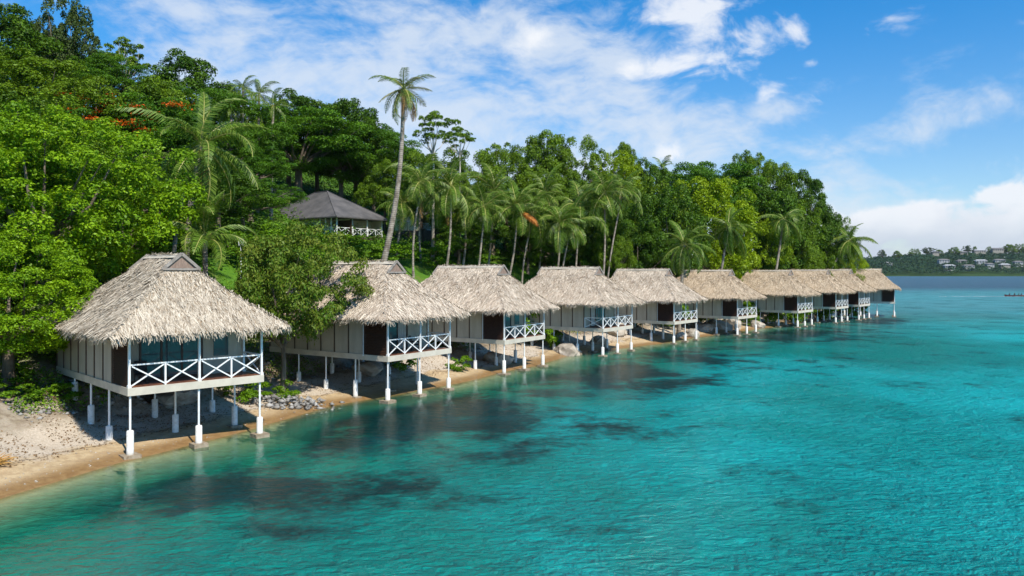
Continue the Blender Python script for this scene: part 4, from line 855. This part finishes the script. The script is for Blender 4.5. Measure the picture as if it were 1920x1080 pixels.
# ------------------------------------------------------------------ grey roofed houses on the slope
def garden_house(px, D, yfloor, yeave, yridge, wl, wr, rot, label, deep=8, veranda=True, ridge=.45):
    x = at(px, D); zf = ztop(yfloor, D); corner = abs(rot) > .5; ze = ztop(yeave, D); zr = ztop(yridge, D); L = 15 if corner else (wr - wl) / F * D * .85; dp = deep
    y_ = D
    if corner: x -= L / 2 * math.cos(rot); y_ -= L / 2 * math.sin(rot)
    e = empty('garden_house', (x, y_, zf), rot, label, 'house'); he = ze - zf; hr = zr - zf; ov = .75
    m_ = MB(); X0, X1, Y0, Y1 = -L / 2 - ov, L / 2 + ov, -ov, dp + ov; rl = L * ridge / 2; yc = dp / 2
    top = [(X0, Y0, he), (X1, Y0, he), (X1, Y1, he), (X0, Y1, he), (-rl, yc, hr), (rl, yc, hr)]
    m_.add(top, [(0, 1, 5, 4), (1, 2, 5), (2, 3, 4, 5), (3, 0, 4)]); m_.add([(a, b, c - .14) for a, b, c in top[:4]] + top[:4], [(3, 2, 1, 0), (0, 1, 5, 4), (1, 2, 6, 5), (2, 3, 7, 6), (3, 0, 4, 7)]); ro = m_.build('roof', M['grey_roof'], e)
    m_ = MB(); m_.bar((-rl, yc, hr + .03), (rl, yc, hr + .03), .22, .1)
    for a, b in (((X0, Y0), -rl), ((X1, Y0), rl), ((X1, Y1), rl), ((X0, Y1), -rl)): m_.bar((a[0], a[1], he + .03), (b, yc, hr + .03), .16, .06)
    m_.build('ridge_cap', M['grey_roof'], ro)
    v0 = L / 2 - L * (.22 if corner else .52) if veranda else L; x0, x1 = -L / 2, (v0 if veranda else L / 2)
    m_ = MB(); m_.box(x0, x1, 0, .1, .003, he - .15); m_.box(x0, x0 + .1, .103, dp, .003, he - .15); m_.box(L / 2 - (2.1 if corner else .1), L / 2 - (2.0 if corner else 0), 2.303 if corner else 2.2, dp - .103, .003, he - .15); m_.box(x0 + .103, L / 2 - .103, dp - .1, dp - .002, .003, he - .15)
    if veranda: m_.box(v0 + .003, L / 2 - .103, 2.2, 2.3, .003, he - .15); m_.box(v0 - .1, v0, .103, 2.3, .003, he - .15)
    m_.build('wall', M['house_wall'], e)
    m_ = MB()
    for i in range(5): xx = x0 + (x1 - x0) * i / 4; m_.box(xx - .03, xx + .03, -.02, -.003, .01, he - .16)
    m_.build('batten', M['batten'], e)
    m_ = MB(); m_.box(x0 + L * .16, x0 + L * .30, -.03, -.004, he * .52, he * .88); m_.build('window', M['glass'], e)
    m_ = MB(); m_.box(x0 - .1, L / 2 + .1, -.1, dp, -2.8, 0); m_.build('foundation', M['batten'], e)
    if veranda:
        m_ = MB(); m_.box(v0 + 1.2, v0 + 3.6, 2.12, 2.19, .01, he * .85); m_.build('door', M['frame'], e)
        for i in range(4):
            xx = v0 + .1 + (L / 2 - .15 - v0) * i / 3; m_ = MB(); m_.bar((xx, .0, .003), (xx, .0, he - .15), .12); m_.build('veranda_post', M['white'], e)
        m_ = MB(); rail(m_, (v0 + .16, 0), (L / 2 - .1, 0), 4, 0, .95); m_.build('front_railing', M['white'], e)
        if corner:
            m_ = MB(); rail(m_, (L / 2, .1), (L / 2, dp), 6, 0, .95); m_.build('side_railing', M['white'], e)
            for yy in (2.6, 5.2, dp - .1): m_ = MB(); m_.bar((L / 2, yy, .003), (L / 2, yy, he - .15), .12); m_.build('veranda_post', M['white'], e)
    return e
garden_house(632, 96, 440, 406, 348, 505, 718, R(-35), 'grey hip roofed house with white veranda rail up on the slope', 8.0, True, .16)
garden_house(790, 104, 432, 402, 372, 730, 850, R(-5), 'grey roofed house mostly hidden by palms right of the leaning palm', 7)
garden_house(528, 112, 398, 372, 348, 500, 560, R(10), 'small shaded house on posts above the left end of the grey roof', 6)
garden_house(1000, 112, 446, 414, 392, 970, 1030, R(10), 'dim house with a white rail behind the rusty palm frond', 6)

# ------------------------------------------------------------------ rocks, beach details
def rock_np(seed, n=1):
    r = np.random.default_rng(seed); import bmesh
    bm = bmesh.new(); bmesh.ops.create_icosphere(bm, subdivisions=3, radius=1)
    ds = unit(r.normal(size=(9, 3))); fq = r.uniform(.55, .95, 9)
    for v in bm.verts:
        p = np.array(v.co); k = min(1.15, *(f / max(float(p @ d), 1e-3) for d, f in zip(ds, fq))); k = max(k, .5); k *= 1 + .06 * math.sin(p[0] * 9 + seed) * math.sin(p[1] * 11) + .03 * math.sin(p[2] * 17 + p[0] * 13)
        v.co = Vector(p * k)
    me = bpy.data.meshes.new('boulder'); bm.to_mesh(me); bm.free(); me.materials.append(M['rock']); return me
RK = [rock_np(i) for i in range(4)]
BD = [(1150, 90, 2.0, 1.1, 'pale boulder under the fourth bungalow'), (1120, 84, 1.4, .8, 'rounded pale rock left of the stilts of the fourth bungalow'), (1345, 106, 1.9, 1.1, 'pale boulder under the sixth bungalow'), (1372, 108, 1.6, 1.4, 'taller pale rock beside the stilts of the sixth bungalow'), (1320, 102, 1.5, .9, 'pale rock on the bank between the fifth and sixth bungalow'),
      (930, 67, 1.5, .8, 'pale rock on the bank under the third bungalow'), (1060, 76, 1.8, 1.0, 'pale rock face between the third and fourth bungalow'), (1570, 133, 1.4, .8, 'pale rock under the eighth bungalow'), (1295, 96, 1.2, .8, 'dark edged rock beside the water under the fifth bungalow'), (1420, 112, 1.3, .9, 'pale block on the bank left of the seventh bungalow'),
      (1275, 95, .9, .5, 'small rock at the waterline of the fifth bungalow'), (335, 43, 1.5, .7, 'grey rock in shade behind the stilts of the nearest bungalow'), (690, 56, 1.3, .6, 'rock in shade under the second bungalow')]
for i, (px, D, r, h, lab) in enumerate(BD):
    x = at(px, D); o = link('boulder', RK[i % 4], None, (x, D, tz(x, D) + h * .15), i * 1.3); o.scale = (r, r * .8, h); tag(o, lab, 'rock', 'rocks along the bank')
# rubble heap, pebbles, leaf litter
def scatter(name, n, xy, size, seed, material):
    r = np.random.default_rng(seed); ico = [(0, 0, 1), (0, 0, -1), (1, 0, 0), (-1, 0, 0), (0, 1, 0), (0, -1, 0)]; f0 = np.array([(0, 2, 4), (0, 4, 3), (0, 3, 5), (0, 5, 2), (1, 4, 2), (1, 3, 4), (1, 5, 3), (1, 2, 5)])
    P = xy(r, n); z = terr(P[:, 0], P[:, 1]); V = []; Q = []
    b = np.array(ico, float)[None] * (r.uniform(.6, 1.3, (n, 6, 1))) * (size * r.uniform(.4, 1.5, (n, 1, 1)) ** 1.5) * (1, .8, .55); a = r.uniform(0, 6.28, n); c, s_ = np.cos(a)[:, None], np.sin(a)[:, None]
    x = b[..., 0] * c - b[..., 1] * s_; y = b[..., 0] * s_ + b[..., 1] * c; V = np.stack([x + P[:, :1], y + P[:, 1:2], b[..., 2] + z[:, None] + size * .15 + (P[:, 2:3] if P.shape[1] > 2 else 0)], 2).reshape(-1, 3)
    Q = (f0[None] + np.arange(n)[:, None, None] * 6).reshape(-1, 3); return link(name, np_mesh(name, V, Q, [material]))
def heap(r, n):
    d = r.normal(size=(n, 2)) * (1.5, .9); h = np.clip(.55 - np.hypot(d[:, 0] / 3.2, d[:, 1] / 2.0) * .5, 0, 1) * r.random(n); return np.stack([-13.4 + d[:, 0], 45.9 + d[:, 1], h], 1)
tag(scatter('rubble', 260, heap, .17, 1, M['rock_dark']), 'heap of grey stone rubble on the bank between the first two bungalows', 'rubble', kind='stuff')
def along(s0, s1, i0=4, i1=21):
    def f(r, n):
        k = r.uniform(i0, i1, n); i = k.astype(int); t = (k - i)[:, None]; P = SH[i] * (1 - t) + SH[i + 1] * t; d = unit(SH[i + 1] - SH[i]); return P + np.stack([-d[:, 1], d[:, 0]], 1) * r.uniform(s0, s1, (n, 1))
    return f
tag(scatter('pebbles', 4500, along(.4, 9), .035, 2, M['rock']), 'pale pebbles scattered over the beach', 'pebbles', kind='stuff')
tag(scatter('bank_stones', 1300, along(6.3, 9.8), .13, 3, M['rock_dark']), 'loose grey stones along the foot of the bank', 'stones', kind='stuff')
r_ = np.random.default_rng(9); P = along(2.2, 12)(r_, 16000); z = terr(P[:, 0], P[:, 1]) + .03; n = unit(r_.normal(size=(len(P), 3)) * .4 + (0, 0, 1))
V, Q = leaf_quads(np.column_stack([P, z]), n, unit(r_.normal(size=(len(P), 3))), r_.uniform(.06, .17, len(P)), r_.uniform(.04, .08, len(P)))
tag(link('leaf_litter', np_mesh('leaf_litter', V, Q, [M['frond_brown']], {'tint': ('FACE', r_.uniform(0, 1, len(P)))})), 'dry brown leaves strewn over the upper beach', 'leaf litter', kind='stuff')
# ground cover on the forested slope and the bank
def cover(name, n, sel, ls, material, seed, label, cat, h=.6):
    r = np.random.default_rng(seed); P = sel(r, n); z = terr(P[:, 0], P[:, 1]) + r.uniform(0, 1, len(P)) ** 1.5 * h * (.3 + vnoise(P[:, 0], P[:, 1], 2.2, 8) * 1.4); m_ = len(P)
    nn = unit(r.normal(size=(m_, 3)) * .55 + (0, -.15, .9)); V, Q = leaf_quads(np.column_stack([P, z]), nn, unit(r.normal(size=(m_, 3))), ls * r.uniform(.6, 1.4, m_), ls * .5 * r.uniform(.6, 1.3, m_))
    tag(link(name, np_mesh(name, V, Q, [M[material]], {'tint': ('FACE', r.uniform(0, 1, m_))})), label, cat, kind='stuff')
def sel_bank(r, n):
    P = along(7.0, 14, 4, 22.5)(r, n); return P[vnoise(P[:, 0], P[:, 1], 2.5, 11) > .42]
cover('bank_plants', 60000, sel_bank, .16, 'leaf_shrub', 1, 'low leafy plants covering the bank behind the bungalows', 'ground cover', .7)
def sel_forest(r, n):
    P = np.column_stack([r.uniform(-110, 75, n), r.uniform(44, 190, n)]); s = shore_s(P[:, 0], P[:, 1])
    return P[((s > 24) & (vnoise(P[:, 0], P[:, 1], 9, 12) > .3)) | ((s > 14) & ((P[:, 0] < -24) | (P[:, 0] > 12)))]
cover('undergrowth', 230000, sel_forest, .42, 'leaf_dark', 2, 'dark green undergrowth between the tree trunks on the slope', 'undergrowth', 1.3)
def sel_lawn(r, n):
    P = along(12.5, 30, 8, 20)(r, n); return P
cover('lawn_grass', 60000, sel_lawn, .16, 'leaf_shrub', 3, 'green lawn grass on the slope behind the bungalows', 'grass', .10)
# white panel in the garden and dried fronds at the left edge
x, D = at(452, 64), 64; z = tz(x, D); e = empty('small_sign', (x, D, z), .2, 'small white blank board standing in the garden behind the nearest roof', 'board'); zt_ = ztop(447, D) - z
m_ = MB(); m_.bar((0, 0, -.1), (0, 0, zt_), .08); m_.build('post', M['white'], e); m_ = MB(); m_.box(-.22, .22, -.09, -.045, zt_ - .6, zt_); m_.build('board', M['white'], e)
x, y = -20.6, 30.2; e = empty('dried_palm_bundle', (x, y, tz(x, y)), 1.0, 'heap of dried orange brown palm husk at the left edge of the beach', 'palm debris')
r = random.Random(2)
m_ = MB()
for i in range(90):
    a = r.uniform(0, 6.28); l = r.uniform(.3, .8); p = Vector((r.uniform(-.3, .3), r.uniform(-.2, .2), .05)); d = Vector((math.cos(a), math.sin(a), r.uniform(.2, .9))); m_.tube([p, p + d * l * .5, p + d * l + Vector((0, 0, -.25 * l))], [.03, .022, .008], 4, 0, False)
m_.build('husk', M['rachis_orange'], e)

# ------------------------------------------------------------------ far shore: woods, houses, boat
r_ = np.random.default_rng(21); n = 60000; X = r_.uniform(380, 1350, n); Y = 1466 + r_.uniform(0, 1, n) ** .9 * 300; cx_ = np.floor(X / 11) * 11; cy_ = np.floor(Y / 14) * 14
hh = vnoise(X, Y, 9, 21) * 9 + vnoise(X, Y, 30, 22) * 7; z = far_h(X, Y) + hh * r_.uniform(.55, 1, n); ok = far_h(X, Y) > .5
P = np.column_stack([X, Y, z])[ok]; m_ = len(P); V, Q = leaf_quads(P, unit(r_.normal(size=(m_, 3)) * .6 + (0, -.4, .8)), unit(r_.normal(size=(m_, 3))), r_.uniform(2.2, 4.6, m_), r_.uniform(1.5, 3.4, m_))
M['leaf_far'] = leafmat('far woods leaf', (.008, .035, .014), (.03, .075, .025), (.02, .06, .02), .2, .6, 0)
tag(link('far_woods', np_mesh('far_woods', V, Q, [M['leaf_far']], {'tint': ('FACE', np.clip(vnoise(P[:, 0], P[:, 1], 18, 5) * .7 + r_.uniform(0, .4, m_), 0, 1))})), 'dark green woods covering the far shore across the water', 'woods', kind='stuff')
FT = [(1655, 468, 20), (1682, 470, 16), (1715, 466, 20), (1740, 463, 26), (1760, 468, 18), (1790, 463, 24), (1815, 460, 22), (1828, 462, 10), (1855, 462, 12), (1880, 463, 16), (1892, 458, 26), (1912, 457, 22), (1924, 463, 30)]
names = ['first', 'second', 'third', 'fourth', 'fifth', 'sixth', 'seventh', 'eighth', 'ninth', 'tenth', 'eleventh', 'twelfth', 'last']
for i, (px, y, w) in enumerate(FT):
    D = 1690; x = at(px, D); z = float(far_h(np.array([x]), np.array([D]))[0]); place_tree('casu' if i % 3 == 0 else 'mid', x, D, z, max(8, ztop(y, D) - z), w / 2 / F * D, names[i] + ' tree from the left along the far ridge skyline', 'tree', 'trees on the far ridge', var=i)
FH = [(1771, 489, 22, 8, 1, 'white two storey house on the far slope, leftmost of the upper row'), (1782, 499, 22, 5, 1, 'low pale house near the far shore, leftmost of the lower row'), (1805, 490, 20, 6, 0, 'cream house on the far slope right of the white two storey house'), (1818, 499, 22, 5, 1, 'low pale house in the lower row, right of its leftmost'),
      (1841, 490, 24, 7, 1, 'wide white house on the far slope in the middle of the row'), (1858, 496, 15, 5, 1, 'small white house just right of the wide white house'), (1876, 489, 22, 7, 1, 'white house on the far slope right of the small white house'), (1886, 497, 20, 4, 0, 'low cream house under the right white house'), (1911, 492, 18, 5, 1, 'pale house at the right edge of the far slope'),
      (1755, 474, 14, 5, 0, 'small house on the far ridge, leftmost there'), (1838, 471, 24, 6, 0, 'long grey roofed house on the far ridge in the middle'), (1872, 468, 24, 6, 0, 'cream house on the far ridge near its right end'), (1845, 477, 14, 3, 1, 'pale strip of a house just below the long ridge house'), (1668, 493, 13, 3, 1, 'lone pale house on the far slope beside the leaning palm'), (1808, 474, 16, 5, 0, 'house in the trees on the far ridge left of the long one')]
for i, (px, y, w, h, wh, lab) in enumerate(FH):
    Dg = 1475
    for _ in range(200):                                   # walk up the slope until the house foot sits on the ground
        x = at(px, Dg); gz = float(far_h(np.array([x]), np.array([Dg]))[0])
        if gz >= ztop(y + h / 2, Dg) - 3 or Dg > 1690: break
        Dg += 2
    zf = max(gz, ztop(y + h / 2, Dg)); x = at(px, Dg - 18); W2 = w / F * Dg * .85; H2 = h / F * Dg * .68; e = empty('far_house', (x, Dg - 18, zf), 0, lab, 'house', 'houses across the water')
    a = M['far_white'] if wh else M['far_cream']; m_ = MB(); m_.box(-W2 / 2, W2 / 2, 0, 9, -14, H2); m_.build('wall', a, e)
    m_ = MB(); o_ = 1; m_.add([(-W2 / 2 - o_, -o_, H2 + .01), (W2 / 2 + o_, -o_, H2 + .01), (W2 / 2 + o_, 9 + o_, H2 + .01), (-W2 / 2 - o_, 9 + o_, H2 + .01), (-W2 / 2 + 3, 4.5, H2 + 2.2), (W2 / 2 - 3, 4.5, H2 + 2.2)], [(0, 1, 5, 4), (1, 2, 5), (2, 3, 4, 5), (3, 0, 4), (3, 2, 1, 0)]); m_.build('roof', M['far_roof_white' if i % 3 == 1 else 'far_roof'], e)
    nw = max(2, int(W2 / 4.5))
    for fl in range(2 if h > 5 else 1):
        for j in range(nw):
            xx = -W2 / 2 + W2 * (j + .5) / nw; zz = H2 * (.30 if fl == 0 and h > 5 else (.72 if h > 5 else .45)); m_ = MB(); m_.box(xx - 1.2, xx + 1.2, -.08, -.01, zz - .7, zz + .8); m_.build('window', M['far_window'], e)

# boat with passengers, at the right edge
D = F * CH / (556 - YH); bx = at(1906, D); e = empty('longboat', (bx, D, 0), R(4), 'dark longboat full of people crossing the lagoon at the right edge', 'boat')
m_ = MB(); sec = [(-4.2, .05, .75), (-3.6, .5, .55), (-2, .85, .45), (0, .95, .42), (2.2, .9, .42), (3.6, .75, .5)]
vs = []; 
for xx, w, h in sec: vs += [(xx, -w, h), (xx, -w * .6, -.15), (xx, w * .6, -.15), (xx, w, h), (xx, w - .06 * (w > .1), h), (xx, w * .5, .05), (xx, -w * .5, .05), (xx, -w + .06 * (w > .1), h)]
fs = []
for i in range(len(sec) - 1):
    for j in range(8): fs.append((i * 8 + j, i * 8 + (j + 1) % 8, (i + 1) * 8 + (j + 1) % 8, (i + 1) * 8 + j))
fs += [tuple(range(8)), tuple(reversed(range(40, 48)))]; m_.add(vs, fs); m_.build('hull', M['hull'], e)
for xx in (-2.2, -.8, .6, 2.0): m_ = MB(); m_.box(xx - .15, xx + .15, -.7, .7, .25, .32); m_.build('thwart', M['far_cream'], e)
m_ = MB(); m_.box(3.55, 3.95, -.2, .2, .2, 1.0); m_.bar((3.75, 0, .2), (3.8, 0, -.5), .15); m_.build('outboard_motor', M['black'], e)
def person(x, y, z, rz, cloth, label, arm=0):
    me = bpy.data.meshes.new('person'); P = [(0, 0, .12), (0, 0, .38), (0, .0, .58), (0, 0, .66), (0, 0, .80), (0, .01, .90), (.17, 0, .56), (.22, .05, .34), (.16, .24, .26 + arm), (-.17, 0, .56), (-.22, .05, .34), (-.16, .24, .26), (.11, .08, .12), (.13, .46, .16), (.13, .48, -.22), (-.11, .08, .12), (-.13, .46, .16), (-.13, .48, -.22), (.13, .6, -.24), (-.13, .6, -.24)]
    E = [(0, 1), (1, 2), (2, 3), (3, 4), (4, 5), (2, 6), (6, 7), (7, 8), (2, 9), (9, 10), (10, 11), (0, 12), (12, 13), (13, 14), (14, 18), (0, 15), (15, 16), (16, 17), (17, 19)]; rr = [.15, .14, .15, .06, .105, .08, .065, .05, .04, .065, .05, .04, .09, .075, .05, .09, .075, .05, .045, .045]
    me.from_pydata(P, E, []); o = link('person', me, None, (x, y, z), rz); o.modifiers.new('s', 'SKIN')
    for v, q in zip(me.skin_vertices[0].data, rr): v.radius = (q, q)
    me.skin_vertices[0].data[0].use_root = True
    o.modifiers.new('b', 'SUBSURF').levels = 1
    dg = bpy.context.evaluated_depsgraph_get(); m2 = bpy.data.meshes.new_from_object(o.evaluated_get(dg)); o.modifiers.clear(); o.data = m2
    m2.materials.clear(); m2.materials.append(M['skin']); m2.materials.append(cloth)
    for p in m2.polygons: p.material_index = 1 if (p.center.z < .62 and not (p.center.z < .35 and abs(p.center.x) > .16 and p.center.y < .3) and p.center.z > -.05) else 0; p.use_smooth = True
    return tag(o, label, 'person', 'passengers in the longboat')
cl = [plain('cloth %d' % i, c, tuple(v * .8 for v in c), 5, .8) for i, c in enumerate([(.05, .06, .12), (.35, .05, .04), (.02, .02, .02), (.4, .38, .3), (.05, .15, .08)])]
PP = [(-2.6, 0, 'person in dark clothes sitting nearest the bow'), (-2.2, 1, 'person in red sitting behind the bow passenger'), (-.8, 2, 'person in black sitting left of the middle of the boat'), (-.5, 3, 'person in pale clothes sitting amid the boat'), (.6, 4, 'person in green sitting just behind the pale dressed one'), (2.0, 0, 'person in dark clothes sitting before the outboard motor')]
for i, (xx, c, lab) in enumerate(PP):
    yy = .3 if i % 2 else -.3; person(bx + xx, D + yy + xx * .07, .30, R(90), cl[c], lab, .25 if i == 1 else 0)
m_ = MB(); r = random.Random(4)
M['foam'] = plain('white foam', (.42, .55, .58), (.3, .42, .47), 2, .6, .3)
for i in range(150):
    t = r.random() ** 1.8; xx = bx - 4.0 - t * 22 if i % 5 else bx + r.uniform(-4.5, 4); yy = D + r.uniform(-.5, .5) * (1 + t * 2) + (-.9 if i % 5 == 0 else 0); s_ = r.uniform(.12, .55) * (1 - t * .6); a = r.uniform(0, 6.28)
    m_.add([(xx + math.cos(a + k * 1.047) * s_ * 2.2 * r.uniform(.6, 1), yy + math.sin(a + k * 1.047) * s_ * r.uniform(.6, 1), .03 + .02 * (i % 3)) for k in range(6)] + [(xx, yy, .10)], [(k, (k + 1) % 6, 6) for k in range(6)])
tag(m_.build('foam', M['foam']), 'thin white foam trail left of the longboat', 'foam', kind='stuff')

# ------------------------------------------------------------------ haze
def hz():
    m_ = bpy.data.materials.new('haze air'); m_.use_nodes = True; g = NT(m_.node_tree); g.n.clear(); out = g.node('ShaderNodeOutputMaterial')
    v = g.node('ShaderNodeVolumePrincipled'); v.inputs['Color'].default_value = (.80, .88, 1, 1); v.inputs['Density'].default_value = .00003; v.inputs['Anisotropy'].default_value = .2
    g.l.new(v.outputs[0], out.inputs['Volume']); m = MB(); m.box(-1700, 3600, -800, 3100, -12, 90); return tag(m.build('haze', m_), 'faint bluish haze over the lagoon', 'haze', kind='stuff')
hz()
